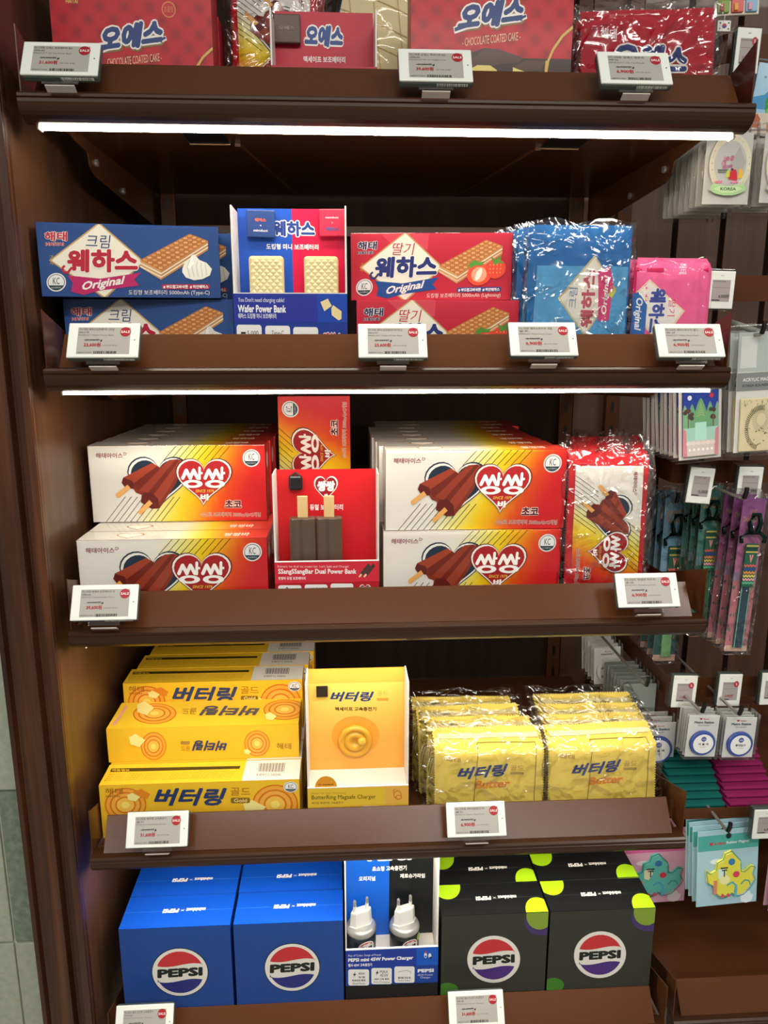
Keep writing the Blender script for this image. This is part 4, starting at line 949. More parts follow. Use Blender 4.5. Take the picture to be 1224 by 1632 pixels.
# yellow butter ring pouches
def ypouch(seed):
    a = Art(.172, .125, [(700, 1192), (868, 1190), (868, 1313), (708, 1313)])
    haitai(a, 716, 1212, 738, 1223, '#a98c50', None, 1, .0, False); a.text('버터링', 735, 1226, 812, 1246, '#3a4c8a', 1, .036, .28, ky=-.05)
    a.text('골드', 816, 1227, 836, 1236, '#b49a58', 1, 0); a.rect(816, 1238, 836, 1242, '#b49a58', 1); a.text('Butter', 762, 1250, 816, 1263, '#e8923c', 1, .03, .15)
    for pts in ([(765, 1192), (761, 1313)], [(856, 1192), (853, 1313)], [(765, 1192), (856, 1192)]): a.path(pts, .8, '#6a5a2c', 1)
    return pouch('butter_pouch', .172, .141, .014, '#f0d767', a, .012, 1.3, .80, seed, trim='#f3de70', zcol='#f6eab4', film_mat=FILM)
ky1, ky2 = Kind(ypouch(3)), Kind(ypouch(8)); S4y = S4+.0058
for i in range(4):
    ky1((.520-.0085*i*(1 if i < 4 else .8), .052+.037*i, S4y), .0, 'yellow zip pouch in a clear bag, left pile, %s' % ('front one with the full logo' if i == 0 else '%s from the front' % ORD[i]), 'yellow pouches, left pile', rx=math.radians(-5), ry=math.radians((0, .6, -1.0, .8, -1.0)[i]))
    ky2((.703+.003*i, .050+.037*i, S4y), math.radians(1), 'yellow zip pouch in a clear bag, right pile, %s' % ('front one with the full logo' if i == 0 else '%s from the front' % ORD[i]), 'yellow pouches, right pile', rx=math.radians(-5), ry=math.radians((-.8, .5, 1.0, 0, 1)[i]))
# blue and pink wafer pouches
f5 = lambda x, y: (780+x/2.757, 320+y/2.757)
def diamond_pouch(kind):
    if kind == 'blue':
        a = Art(.142, .188, [(843, 367), (992, 364), (1000, 556), (842, 556)])
        a.poly(quad_px([(205, 270), (580, 268), (598, 620), (190, 620)], f5), '#5aa6d8', 1)
        a.poly(quad_px([(435, 228), (532, 352), (418, 532), (294, 388)], f5), '#d8c79a', 2); a.poly(quad_px([(435, 238), (525, 355), (416, 522), (304, 388)], f5), '#eeeade', 3)
        x0, y0 = f5(392, 282); x1, y1 = f5(448, 498); a.text('웨하스', x0, y0, x1, y1, '#c25a68', 4, .045, rot=-90)
        x0, y0 = f5(340, 348); x1, y1 = f5(374, 424); a.text('크림', x0, y0, x1, y1, '#6a86b8', 4, 0, rot=-90)
        a.poly(quad_px([(452, 285), (498, 268), (520, 330), (512, 470), (470, 472)], f5), '#d8467e', 4); x0, y0 = f5(478, 300); x1, y1 = f5(506, 446); a.text('Original', x0, y0, x1, y1, '#f3f0f0', 5, .03, .2, rot=-90)
        a.poly(quad_px([(500, 370), (518, 385), (535, 355), (528, 340)], f5), '#d9d15a', 5)
        return pouch('wafer_pouch', .142, .188, .012, '#2470b4', a, .007, 0, 2, 5, zipper=False, zig=False)
    a = Art(.110, .150, [(998, 415), (1100, 415), (1106, 556), (998, 556)])
    a.poly(quad_px([(610, 270), (860, 272), (895, 320), (898, 620), (610, 620)], f5), '#ee6a9e', 1)
    a.poly(quad_px([(655, 342), (797, 450), (715, 572), (612, 470), (612, 385)], f5), '#efd9b8', 2); a.poly(quad_px([(655, 350), (788, 450), (714, 562), (618, 462), (618, 388)], f5), '#f0ebe4', 3)
    x0, y0 = f5(660, 372); x1, y1 = f5(722, 528); a.text('웨하스', x0, y0, x1, y1, '#4a5aa4', 4, .045, rot=90)
    x0, y0 = f5(733, 410); x1, y1 = f5(760, 468); a.text('딸기', x0, y0, x1, y1, '#d8587c', 4, 0, rot=90)
    a.poly(quad_px([(590, 395), (618, 385), (652, 430), (652, 520), (640, 600), (590, 600)], f5), '#3a6fb4', 4); x0, y0 = f5(606, 405); x1, y1 = f5(636, 520); a.text('Original', x0, y0, x1, y1, '#f0f0f4', 5, .03, .2, rot=90)
    x0, y0 = f5(762, 288); x1, y1 = f5(790, 324); a.text('해태', x0, y0, x1, y1, '#f4e4ea', 2, .0, rot=90)
    return pouch('wafer_pouch', .108, .140, .012, '#e02a68', a, .006, 0, 2, 6, zipper=True, zig=False, film_mat=SHRINK, zcol='#d81f5e')
kb1, kb2 = Kind(diamond_pouch('blue')), Kind(diamond_pouch('pink'))
for i, (dx, rz, h_) in enumerate(((0, 0, 0), (-.010, .015, -.003), (-.016, .0, -.012), (-.022, .01, -.012), (-.022, .0, -.012))):
    kb1((.637+dx, .058+.026*i, S2+.001), rz, 'blue wafer pouch in a clear bag, %s' % ('front one with the cream diamond' if i == 0 else '%s from the front' % ORD[i]), 'blue pouches at the right of the second shelf')
for i in range(4): kb2((.786-.001*i, .062+.026*i, S2+.001), 0, 'pink wafer pouch in a clear bag, %s' % ('front one with the white diamond' if i == 0 else '%s from the front' % ORD[i]), 'pink pouches at the right end of the second shelf')
# heart pouches
def heart_pouch():
    W0, H0 = .118, .225
    a = heart_art(W=.200, H=.104)
    # turn the artwork a quarter clockwise and set it on the pouch
    a.b.v = [(.008+z*.98, y, .208-x) for (x, y, z) in a.b.v]
    return pouch('ice_bar_pouch', W0, H0, .014, '#c8202b', a, .012, .5, .93, 11, zcol='#c8202b', trim='#b81a26')
kp = Kind(heart_pouch())
for i in range(6):
    kp((.712+.013*i+(.002 if i % 2 else 0), .062+.040*i, S3+.0055), math.radians((0, 2, -2, 3, 0, -3)[i]), 'red trimmed heart logo pouch in a clear bag, %s' % ('front one' if i == 0 else '%s from the front' % ORD[i]), 'heart logo pouches at the right of the third shelf', rx=math.radians(-3), ry=math.radians((.5, 1, -1, 1.2, 1.5, -1)[i]))
kp((.232, .19, S1+.004), 0, 'heart logo pouch standing behind the stand on the top shelf', None); o_ = kp((.242, .22, S1+.03), 0, 'heart logo pouch leaning at the back left of the top shelf stand', None)
# red pouch on the top shelf
ar = Art(.175, .13, [(925, 48), (1130, 28), (1140, 180), (925, 180)])
ar.text('해태', 949, 74, 971, 87, '#f0e0e0', 1, .03); ar.text('오예스', 960, 88, 1088, 132, '#f0ece8', 1, .1, .15); ar.text('오예스', 962, 90, 1086, 130, '#2c3c78', 2, .055, .15)
rp_ = Kind(pouch('cake_pouch', .175, .125, .014, '#b3152c', ar, .014, .3, .9, 21, trim='#c01a30', zcol='#b81a2c'))
for i in range(3): rp_((.702+.002*i, .066+.030*i, S1+.0035), 0, 'red zip pouch in a clear bag, %s at the right of the top shelf' % ('front one', 'second one', 'third one')[i], 'red pouches on the top shelf', ry=math.radians(-2.5))
# cream quilted pouch with blue edge behind the top shelf stand
ar = Art(.23, .19)
for k in range(9): ar.line(-200+k*160, 0, 100+k*160, 1000, 6, '#c9b07c', 1); ar.line(0, -100+k*150, 1000, 60+k*150, 6, '#c9b07c', 1)
ar.ell(860, 640, 60, 50, '#d98a78', 2)
wp = pouch('quilted_pouch', .23, .19, .014, '#e6d9ae', ar, .006, 0, 2, 31, trim='#1c4f8c', zcol='#1c4f8c', film_mat=SHRINK)
put(wp, (.355, .22, S1+.062), 0, 'cream quilted pouch behind the top shelf stand, diagonal grid lines', None, ry=math.radians(14)); wp['category'] = 'pouch'
for k_, c_ in ((ky1, 0), (ky2, 0), (kb1, 0), (kb2, 0), (kp, 0), (rp_, 0)): pass
for o in C.objects:
    if o.parent is None and 'pouch' in o.name: o['category'] = 'pouch'
    elif o.parent is None and 'category' not in o and 'box' in o.name: o['category'] = 'box'

# ================================================================ RIGHT HAND BAY
def rail(z, x0, Y, h, label, x1=2.1):
    r = MB(); R_c = .014
    pts = [(x0, .60), (x0, Y+R_c)] + [(x0+R_c*(1-math.cos(math.radians(t))), Y+R_c*(1-math.sin(math.radians(t)))) for t in (22, 45, 68)] + [(x0+R_c, Y), (x1, Y)]
    n = len(pts); vs_ = []
    off = [(x0+.003, .60), (x0+.003, Y+R_c)] + [(x0+.003+(R_c-.003)*(1-math.cos(math.radians(t))), Y+.003+(R_c-.003)*(1-math.sin(math.radians(t)))) for t in (22, 45, 68)] + [(x0+R_c, Y+.003), (x1, Y+.003)]
    for (a, b) in pts: vs_ += [(a, b, z), (a, b, z+h)]
    for (a, b) in off: vs_ += [(a, b, z), (a, b, z+h)]
    fs = []
    for i in range(n-1):
        a = 2*i; fs += [(a, a+2, a+3, a+1), (2*n+a, 2*n+a+1, 2*n+a+3, 2*n+a+2), (a+1, a+3, 2*n+a+3, 2*n+a+1), (a, 2*n+a, 2*n+a+2, a+2)]
    fs += [(2*n-2, 4*n-2, 4*n-1, 2*n-1), (0, 1, 2*n+1, 2*n)]
    r.add(vs_, fs); o = r.build('hook_rail', METAL); return tag(o, label, 'rail')
YR = .215
def zat(px, py, Y): return at(px, py, Y).z
rail(zat(1150, 100, YR), .955, YR, .040, 'brown metal hook rail of the right bay, highest one')
rail(zat(1150, 480, YR), .948, YR, .040, 'brown metal hook rail behind the tag reading 6,000')
rail(zat(1100, 770, YR), .935, YR, .038, 'brown metal hook rail behind the two tags reading 15,500')
rail(zat(1100, 1112, YR), .958, YR, .038, 'brown metal hook rail above the subway station cards')
def hook(x, z, y1, label, y0=.60, tip=True):
    m = MB().tube([(x, y0, z), (x, y1+.006, z), (x, y1, z+.003)], .0026, '#9a968c', 8)
    r = m.build('wall_hook', STEEL); MB().box(x-.012, y0-.003, z-.012, x+.012, y0+.004, z+.012, bev=.001).build('base_plate', METAL, r)
    if tip: MB().tube([(x, y1+.001, z+.002), (x, y1-.004, z+.013), (x, y1-.004, z+.020)], .0036, '#0c0c0d', 8).build('rubber_tip', BLACK, r)
    return tag(r, label, 'hook')
def portrait_tag(px0, py0, px1, py1, Y, price, red, label, rot=0.0, lean=0.0, sale=False):
    a, b = at(px0, py1, Y), at(px1, py0, Y); W, H = b.x-a.x, b.z-a.z
    r = empty('price_tag', label, 'price tag', 'upright price tags on the hook rails of the right bay')
    MB().box(0, .001, 0, W, .016, H, '#46514e', .002).build('casing', PLASTIC, r)
    MB().box(.0004, 0, .0004, W-.0004, .003, H-.0004, '#e6ebe4', .001).build('white_face', PLASTIC, r)
    MB().box(-.002, .004, -.002, W+.001, .022, H+.003, bev=.001).build('clear_holder', CLEAR, r)
    ar = Art(W, H); ar.rect(170, 240, 830, 800, '#a39c9c', 1)
    ar.text('미니 자석 한국 기념품', 185, 262, 640, 300, '#2c2c2c', 2, .01); ar.rect(190, 440, 800, 446, '#7a4a4a', 2)
    ar.text(price+'원', 430 if not sale else 300, 610, 820 if not sale else 640, 720, red, 2, .02); ar.rect(190, 755, 480, 785, '#3a3a3a', 2); ar.rect(440, 120, 560, 132, '#9aa29c', 2)
    if sale: ar.ell(740, 300, 110, 95, '#b03040', 2); ar.text('%', 700, 260, 780, 340, '#e8d0d0', 3, .02)
    ar.build('display', r, FR); r.location = (a.x, Y, a.z); r.rotation_euler = (lean, rot, 0); return r
portrait_tag(1168, 43, 1214, 116, .17, '5,900', '#a03038', 'large upright price tag beside the upper right shelf corner', .03, sale=True)
portrait_tag(1124, 431, 1173, 492, .17, '6,000', '#1f1f1f', 'upright price tag reading 6,000 right of the pink pouches', .02)
portrait_tag(1092, 743, 1137, 801, .17, '15,500', '#1f1f1f', 'upright price tag reading 15,500, the left one of the pair', .09)
portrait_tag(1172, 743, 1217, 801, .17, '15,500', '#1f1f1f', 'upright price tag reading 15,500, the right one of the pair', .03)
portrait_tag(1069, 1076, 1112, 1128, .17, '5,900', '#a03038', 'upright sale tag on the rail, leftmost of three above the station cards', .03, sale=True)
portrait_tag(1142, 1074, 1184, 1126, .17, '5,900', '#a03038', 'upright sale tag on the rail, middle of three above the station cards', .02, sale=True)
portrait_tag(1210, 1072, 1252, 1124, .17, '5,900', '#a03038', 'upright sale tag cut by the right picture edge above the station cards', .0, sale=True)
portrait_tag(1198, 1290, 1245, 1338, .05, '6,900', '#4a3a3a', 'upright price tag above the light blue rubber magnet card, at the right edge', .0)

def hang_stack(px0, py0, px1, py1, Y, n, dy, build, labels, group, rot=0.0, hx=.5, hz=None, ylast=None):
    a, b = at(px0, py1, Y), at(px1, py0, Y); W, H = b.x-a.x, b.z-a.z
    m = build(W, H); k_ = Kind(m)
    for i in range(n):
        k_((a.x+rnd.uniform(-.001, .001), Y+dy*i, a.z+rnd.uniform(-.0015, .0015)), 0, labels(i), group if n > 1 else None, ry=rot+(rnd.uniform(-.015, .015) if i else 0))
    return a, W, H
def sleeve(o, W, H, t=.004, m=.006, mat=None):
    MB().box(-m, -.0022-t*.5, -m, W+m, .0022+t*.5, H+m*2.2, bev=.0008).build('clear_sleeve', mat or SHRINK, o)
# souvenir ornament
def korea_card(W, H):
    o = MB().box(0, 0, 0, W, .0012, H, '#cfcfc8').build('ornament_card', PRINT)
    m = MB(); cx, cz = W*.52, H*.56
    n = 36; P = lambda k, rx, rz, y: (cx+rx*math.cos(2*math.pi*k/n), y, cz+rz*math.sin(2*math.pi*k/n))
    rx, rz = W*.45, H*.42
    vs_ = [P(k, rx, rz, -.004) for k in range(n)]+[P(k, rx*.76, rz*.76, -.004) for k in range(n)]+[P(k, rx*1.01, rz*1.01, -.001) for k in range(n)]+[P(k, rx*.76, rz*.76, -.001) for k in range(n)]
    fs = []
    for k in range(n):
        q = (k+1) % n; fs += [(k, n+k, n+q, q), (k, q, 2*n+q, 2*n+k), (n+k, 3*n+k, 3*n+q, n+q)]
    m.add(vs_, fs, '#e9e3cd')
    orn = m.build('oval_frame', PLASTIC, o)
    g = MB(); g.M = Matrix.Translation((0, -.0035, 0))
    A2 = Art(W, H); A2.ell(520, 440, 345, 320, '#c9cbc6', 1)
    A2.poly([(520, 440), (690, 200), (850, 420), (700, 640)], '#b6b8b4', 2)
    R = random.Random(4)
    for k in range(16): A2.ell(330+R.uniform(0, 260), 390+R.uniform(-40, 110), 38, 26, R.choice(['#b98aa4', '#8aa0c8', '#c27a8e', '#d6a0a8', '#9a86b4']), 3+k % 3, 9)
    A2.poly([(240, 520), (480, 520), (450, 545), (270, 545)], '#6a6e66', 6); A2.rect(260, 545, 470, 570, '#8a8e7e', 6)
    A2.poly([(500, 660), (520, 560), (560, 520), (640, 520), (670, 560), (690, 670)], '#c52a38', 7); A2.ell(560, 520, 26, 20, '#3c2c28', 8, 10); A2.poly([(430, 640), (450, 540), (510, 520), (520, 620)], '#c8cf4a', 7)
    A2.poly([(700, 640), (710, 520), (760, 500), (800, 560), (790, 640)], '#e9b93c', 7)
    for k in range(10): A2.ell(230+k % 5*30+(340 if k > 4 else 0), 690+10*(k % 2), 22, 16, '#e07a96', 8, 8)
    A2.poly([(110, 800), (170, 720), (420, 750), (600, 750), (840, 720), (900, 800), (780, 850), (620, 880), (400, 880), (210, 850)], '#a9cf94', 9); A2.poly([(190, 790), (300, 755), (720, 755), (830, 790), (620, 845), (380, 845)], '#c5e0b0', 10)
    A2.text('KOREA', 340, 770, 680, 815, '#3a6a3c', 11, .03)
    for k in range(26): t = 2*math.pi*k/26; A2.ell(520+400*math.cos(t), 440+370*math.sin(t), 16, 12, R.choice(['#e8a8b4', '#c8d8a0', '#f0e0a0']), 8, 7)
    A2.build('enamel_picture', orn, Matrix.Translation((0, -.0043, 0)))
    sleeve(o, W, H, .006); return o
hang_stack(1118, 212, 1202, 326, .14, 8, .020, korea_card, lambda i: 'oval ornament on a white card, %s of the left pile' % ('front one' if i == 0 else ORD[i]+' one'), 'oval ornament cards, left pile')
hang_stack(1209, 214, 1281, 324, .14, 5, .020, korea_card, lambda i: 'oval ornament card at the right picture edge, %s' % ('front one' if i == 0 else ORD[i]+' of its pile'), 'oval ornament cards at the right edge')
# picture magnets
def peaks_card(W, H):
    o = MB().box(0, 0, 0, W, .0014, H, '#e4e2da').build('magnet_card', PRINT); w2, h2 = W*.84, H*.86
    m = MB().box(W*.06, -.0045, H*.05, W*.06+w2, -.001, H*.05+h2, '#1d2a78', .0014).build('picture_magnet', PLASTIC, o)
    a = Art(w2, h2); a.grad(lambda u, v: mixc(lin('#2a3f96'), lin('#2f4ba0'), v), 1, 2, 1)
    for (cx, w_, top, c) in ((500, 150, 110, '#6aa270'), (260, 110, 190, '#6aa078'), (760, 110, 170, '#6aa078'), (60, 100, 200, '#78a888'), (960, 90, 180, '#78a888')):
        a.poly([(cx+w_*s_, 620 if abs(s_) == 1.7 else top+(abs(s_)**1.5)*190) for s_ in (-1.7, -1.2, -.7, -.3, 0, .3, .7, 1.2, 1.7)], c, 2)
    for k in range(7): a.path([(500-20*k, 180+k*35), (500, 150+k*35), (500+20*k, 180+k*35)], 8, '#a9b878', 3)
    a.ell(190, 100, 60, 38, '#dfe4ee', 2); a.ell(800, 85, 58, 36, '#d5303c', 2)
    a.rect(0, 560, 1000, 1000, '#9cc8bc', 3); a.rect(340, 480, 660, 760, '#a8d8cc', 4)
    R = random.Random(2)
    for cx in (150, 850):
        for k in range(7): a.ell(cx+R.uniform(-110, 110), 330+R.uniform(-60, 90), 60, 34, R.choice(['#4a3a34', '#5a4038', '#3c4a3a']), 5, 9)
        a.rect(cx-15, 380, cx+15, 560, '#7a5a4a', 5)
    a.poly([(0, 560), (90, 600), (120, 1000), (0, 1000)], '#c8848c', 5); a.poly([(1000, 560), (910, 600), (880, 1000), (1000, 1000)], '#c8848c', 5)
    a.rect(120, 760, 880, 1000, '#c9c0bc', 5)
    for k in range(6): a.ell(160+k*136, 800, 70, 30, '#d8d0c8', 6, 12); a.ell(190+k*125, 900, 30, 22, '#ece6e0', 6, 10)
    a.build('printed_picture', m, Matrix.Translation((W*.06, -.0047, H*.05))); sleeve(o, W, H, .004, .005); return o
hang_stack(1082, 612, 1160, 733, .14, 9, .018, peaks_card, lambda i: 'navy and green mountain peak picture magnet on card, %s' % ('front one' if i == 0 else ORD[i] if i < 8 else 'last'), 'mountain peak magnet cards', rot=math.radians(-5))
def tiger_card(W, H):
    o = MB().box(0, 0, 0, W, .0014, H, '#e2e3dd').build('magnet_card', PRINT)
    a = Art(W, H); a.rect(0, 0, 1000, 320, '#bfc9c8', 1); a.rect(60, 30, 420, 290, '#dfe4e2', 2); a.rect(0, 330, 1000, 480, '#8f9496', 1); a.text('ACRYLIC MAGNET', 130, 372, 900, 402, '#eceeea', 2, .03); a.text('KOREA SOUVENIR', 130, 425, 800, 447, '#3a3c3e', 2, .02)
    a.build('printed_header', o, FR)
    m = MB().box(W*.08, -.0045, H*.01, W*.94, -.001, H*.46, '#d8cba4', .0014).build('picture_magnet', PLASTIC, o); g = Art(W*.86, H*.45); R = random.Random(9)
    for k in range(34):
        t = k/34*math.pi; g.path([(560+330*math.cos(t+1.4), 560-330*math.sin(t+1.4)), (560+430*math.cos(t+1.4), 560-430*math.sin(t+1.4))], 14, '#2c2a20', 1)
        g.path([(560+120*math.cos(2*t), 400-120*math.sin(2*t)), (560+250*math.cos(2*t), 400-250*math.sin(2*t))], 5, '#6a8078', 1)
    for k in range(22): x, y = R.uniform(80, 900), R.uniform(20, 220); g.path([(x, y), (x+R.uniform(-60, 60), y+R.uniform(20, 60))], 9, '#7a8a6c', 1)
    for k in range(24): x, y = R.uniform(200, 800), R.uniform(560, 880); g.path([(x, y), (x+R.uniform(-50, 50), y+R.uniform(-30, 30))], 14, '#3a3224', 2)
    g.build('printed_picture', m, Matrix.Translation((W*.08, -.0047, H*.01))); sleeve(o, W, H, .004, .005); return o
hang_stack(1168, 530, 1258, 722, .13, 9, .018, tiger_card, lambda i: 'cream picture magnet on tall grey headed card, %s at the right edge' % ('front one' if i == 0 else ORD[i] if i < 8 else 'last'), 'tall grey headed magnet cards', rot=math.radians(-3))
# strap cards
def strap_card(top, mid, strap, ink, title):
    def f(W, H):
        o = MB().box(0, 0, 0, W, .0014, H, top).build('strap_card', PRINT); a = Art(W, H)
        a.grad(lambda u, v: mixc(lin(top), lin(mid), min(1, v*1.7)), 2, 6, 1)
        a.text(title, 120, 70, 880, 150, '#c89a6a', 2, .02)
        R = random.Random(len(title)); a.rect(0, 520, 1000, 1000, ink, 2)
        for k in range(7): a.poly([(k*150, 470), (k*150+80, 470), (k*150+110, 530), (k*150+30, 530)], '#8a9ab4', 3)
        for k in range(60): a.ell(R.uniform(0, 1000), R.uniform(540, 990), R.uniform(25, 60), R.uniform(6, 15), R.choice(['#7a6a4c', '#a05a4c', '#5a7a5c', '#4c6a7a', '#b08a6a', '#d88a90']), 3+k % 3, 7)
        a.rect(0, 960, 1000, 1000, '#d8b4a0', 7); a.build('printed_card', o, FR)
        s_ = MB().box(W*.30, -.006, H*.03, W*.74, -.002, H*.50, strap, .001).build('fabric_strap', CLOTH, o)
        e = Art(W*.44, H*.47)
        e.rect(60, 0, 130, 1000, '#8fd0b8', 1); e.rect(870, 0, 940, 1000, '#8fd0b8', 1); e.build('strap_edge_stripes', s_, Matrix.Translation((W*.30, -.0062, H*.03)), CLOTH)
        b_ = MB().box(W*.26, -.010, H*.44, W*.78, -.005, H*.72, '#2f5f4c', .001).build('woven_band', CLOTH, o)
        e = Art(W*.52, H*.28); e.rect(0, 30, 1000, 60, '#c8b060', 1); e.rect(0, 170, 1000, 200, '#c8b060', 1)
        for k in range(7): e.rect(60+k*135, 80, 120+k*135, 150, '#1c2420', 1)
        e.poly([(330, 260), (440, 240), (500, 330), (560, 240), (670, 260), (500, 440)], '#d88a86', 1)
        for r, c in enumerate(('#c8605c', '#3a4a9c', '#d88a4c', '#d8c060', '#e0a0a8', '#5ab088')):
            e.path([(i*125, 480+r*80+(35 if i % 2 else 0)) for i in range(9)], 46, c, 2)
        e.build('zigzag_weave', b_, Matrix.Translation((W*.26, -.0102, H*.44)), CLOTH)
        k_ = MB(); cx = W*.52
        k_.tube([(cx-.018, -.008, H*.725), (cx-.020, -.008, H*.76), (cx-.010, -.008, H*.79), (cx+.010, -.008, H*.79), (cx+.020, -.008, H*.76), (cx+.018, -.008, H*.725)], .0034, '#16302c', 8)
        k_.tube([(cx-.005, -.009, H*.79), (cx-.009, -.009, H*.85), (cx-.004, -.009, H*.905), (cx+.005, -.009, H*.905), (cx+.009, -.009, H*.85), (cx+.005, -.009, H*.79)], .0040, '#16302c', 8)
        k_.build('metal_clasp', simple('dark_green_metal', '#1c3832', .25, .8), o, True)
        sleeve(o, W, H, .012, .004, FILM); return o
    return f
hang_stack(1153, 792, 1215, 1036, .135, 3, .030, strap_card('#8a4a8c', '#d07aa0', '#20485a', '#c87a84', 'LOVE\nDANCHEONG'), lambda i: 'purple and pink card with a dark teal woven phone strap, %s' % ('front one', 'second one', 'third one')[i], 'purple strap cards', rot=math.radians(1.5))
hang_stack(1098, 775, 1152, 1010, .22, 3, .030, strap_card('#4a8a80', '#5a9a8c', '#3c8a68', '#3a6a5c', 'SEOUL'), lambda i: 'green card with a green woven phone strap behind the fence end, %s' % ('front one', 'second one', 'third one')[i], 'green strap cards')
hang_stack(1040, 792, 1097, 1052, .30, 3, .030, strap_card('#7ab0d0', '#88b4cc', '#8fc88a', '#3c6a6a', 'KOREA'), lambda i: 'light blue card with a pale green strap behind the third shelf end, %s' % ('front one', 'second one', 'third one')[i], 'light blue strap cards', rot=math.radians(0))
# flag card and station cards
def round_card(kind):
    def f(W, H):
        o = MB().box(0, 0, 0, W, .0014, H, '#dfe2e0', .0006).build('badge_card', PRINT); a = Art(W, H)
        if kind == 'flag':
            a.text('Korea', 400, 90, 640, 130, '#b04a4c', 1, .02); a.text('MAGNET', 260, 160, 760, 210, '#4c565a', 1, .02); a.build('printed_card', o, FR)
        else:
            a.text('♥ Seoul', 340, 55, 640, 105, '#b8404c', 1, .02); a.text('Metro Station', 180, 130, 820, 190, '#3c4a5c', 1, .035); a.text('IRON MAGNET', 320, 220, 680, 250, '#5c6a74', 1, .01); a.build('printed_card', o, FR)
        b = MB(); b.M = Matrix.Translation((W*.5, -.001, H*.36)) @ Matrix.Rotation(math.radians(90), 4, 'X'); r_ = W*.42
        b.lathe([(r_, 0), (r_, .003), (r_*.96, .0045), (.0005, .0048)], 0, 0, '#e4e6e6' if kind == 'flag' else '#3c54a0', 36); bo = b.build('round_badge', PLASTIC, o)
        g = Art(r_*2, r_*2)
        if kind == 'flag':
            g.ell(500, 500, 470, 470, '#e9e9e9', 1); g.ell(500, 500, 215, 215, '#c33c4c', 2, 40); g.poly([(500+215*math.cos(math.radians(t)), 500+215*math.sin(math.radians(t))) for t in range(30, 211, 9)], '#35489c', 3)
            g.ell(500-93, 500-54, 107, 107, '#c33c4c', 4, 24); g.ell(500+93, 500+54, 107, 107, '#35489c', 4, 24)
            for cx, cy, an in ((235, 300, -55), (765, 300, 55), (235, 700, 55), (765, 700, -55)):
                for q in (-34, 0, 34):
                    c, s_ = math.cos(math.radians(an)), math.sin(math.radians(an)); g.line(cx-60*c-q*s_, cy-60*s_+q*c, cx+60*c-q*s_, cy+60*s_+q*c, 22, '#4a4f4c', 2)
        else:
            g.ell(500, 500, 395, 395, '#e8eaea', 2); g.ell(500, 300, 100, 100, '#3c54a0', 3, 20); g.text({'a': '133', 'b': '239'}[kind], 440, 270, 560, 330, '#e8eaea', 4, .02)
            g.text({'a': '서 울 역', 'b': '홍대입구'}[kind], 300, 460, 700, 560, '#3a4450', 3, .03); g.text('Seoul Station', 370, 600, 630, 640, '#7a848c', 3, 0)
        g.build('badge_print', bo, Matrix.Translation((W*.5-r_, -.0062, H*.36-r_)))
        sleeve(o, W, H, .005, .003); return o
    return f
hang_stack(947, 1033, 993, 1092, .37, 5, .020, round_card('flag'), lambda i: 'round flag badge on a white card under the third shelf, %s' % ('front one' if i == 0 else ORD[i]), 'flag badge cards', rot=math.radians(-3))
hang_stack(1091, 1139, 1146, 1206, .125, 5, .0085, round_card('a'), lambda i: 'blue ringed station badge card, left pile, %s' % ('front one' if i == 0 else ORD[i]), 'station badge cards, left pile', rot=math.radians(2))
hang_stack(1150, 1143, 1206, 1208, .125, 5, .0085, round_card('b'), lambda i: 'blue ringed station badge card, right pile, %s' % ('front one' if i == 0 else ORD[i]), 'station badge cards, right pile', rot=math.radians(1.5))
hang_stack(1019, 1150, 1079, 1216, .20, 3, .018, round_card('a'), lambda i: 'station badge card half hidden behind the right yellow pouches, %s' % ('front one' if i == 0 else ORD[i]), 'station badge cards behind the yellow pouches')
def blank(W, H):
    o = MB().box(0, 0, 0, W, .001, H, '#9aa39e').build('sleeved_card', PRINT); sleeve(o, W, H, .006, .003); return o
hang_stack(990, 1090, 1046, 1150, .24, 7, .017, blank, lambda i: 'grey sleeved card above the right yellow pouches, %s' % ('front one' if i == 0 else ORD[i]), 'grey sleeved cards above the yellow pouches')
# hooks that carry the piles
for (px, py, Y, lab) in ((1156, 214, .12, 'steel hook above the oval ornament cards'), (1117, 612, .12, 'steel hook carrying the mountain peak magnets'), (1214, 538, .11, 'steel hook carrying the tall grey headed cards'),
                         (1186, 800, .115, 'steel hook carrying the purple strap cards'), (1128, 788, .20, 'steel hook carrying the green strap cards'), (1078, 806, .28, 'steel hook carrying the light blue strap cards'),
                         (1119, 1140, .105, 'steel hook carrying the left station badge cards'), (1178, 1144, .105, 'steel hook carrying the right station badge cards'), (1030, 1098, .17, 'steel hook running out over the sleeved cards'),
                         (1160, 1330, .045, 'steel hook carrying the light blue rubber magnet cards')):
    p = at(px, py, Y); hook(p.x, p.z+.004, Y, lab)
# teal and magenta cases in the tray
p = at(1088, 1303, .0); trz = p.z
tray = empty('product_tray', 'brown metal tray holding teal and magenta cases', 'tray')
zt = zat(1120, 1305, .10); xt = at(1080, 1290, .10).x
MB().box(xt, .10, zt, 2.1, .1015, zt+.020, bev=.0004).build('front_lip', METAL, tray); MB().box(xt, .1015, zt, 2.1, .604, zt+.0015).build('tray_floor', METAL, tray); MB().box(xt, .1015, zt+.0015, xt+.0015, .604, zt+.045).build('side_plate', METAL, tray)
def slim_case(col, trimc, W):
    o = MB().box(0, 0, 0, W, .006, .075, col, .0028).build('slim_case', CLOTH)
    MB().tube([(.004, .003, .0752), (W-.004, .003, .0752)], .0009, trimc, 6).build('edge_piping', CLOTH, o); MB().tube([(W*.5, .0028, .074), (W*.5, .0028, .079)], .0022, '#d8d4cc', 8).build('snap', PLASTIC, o); return o
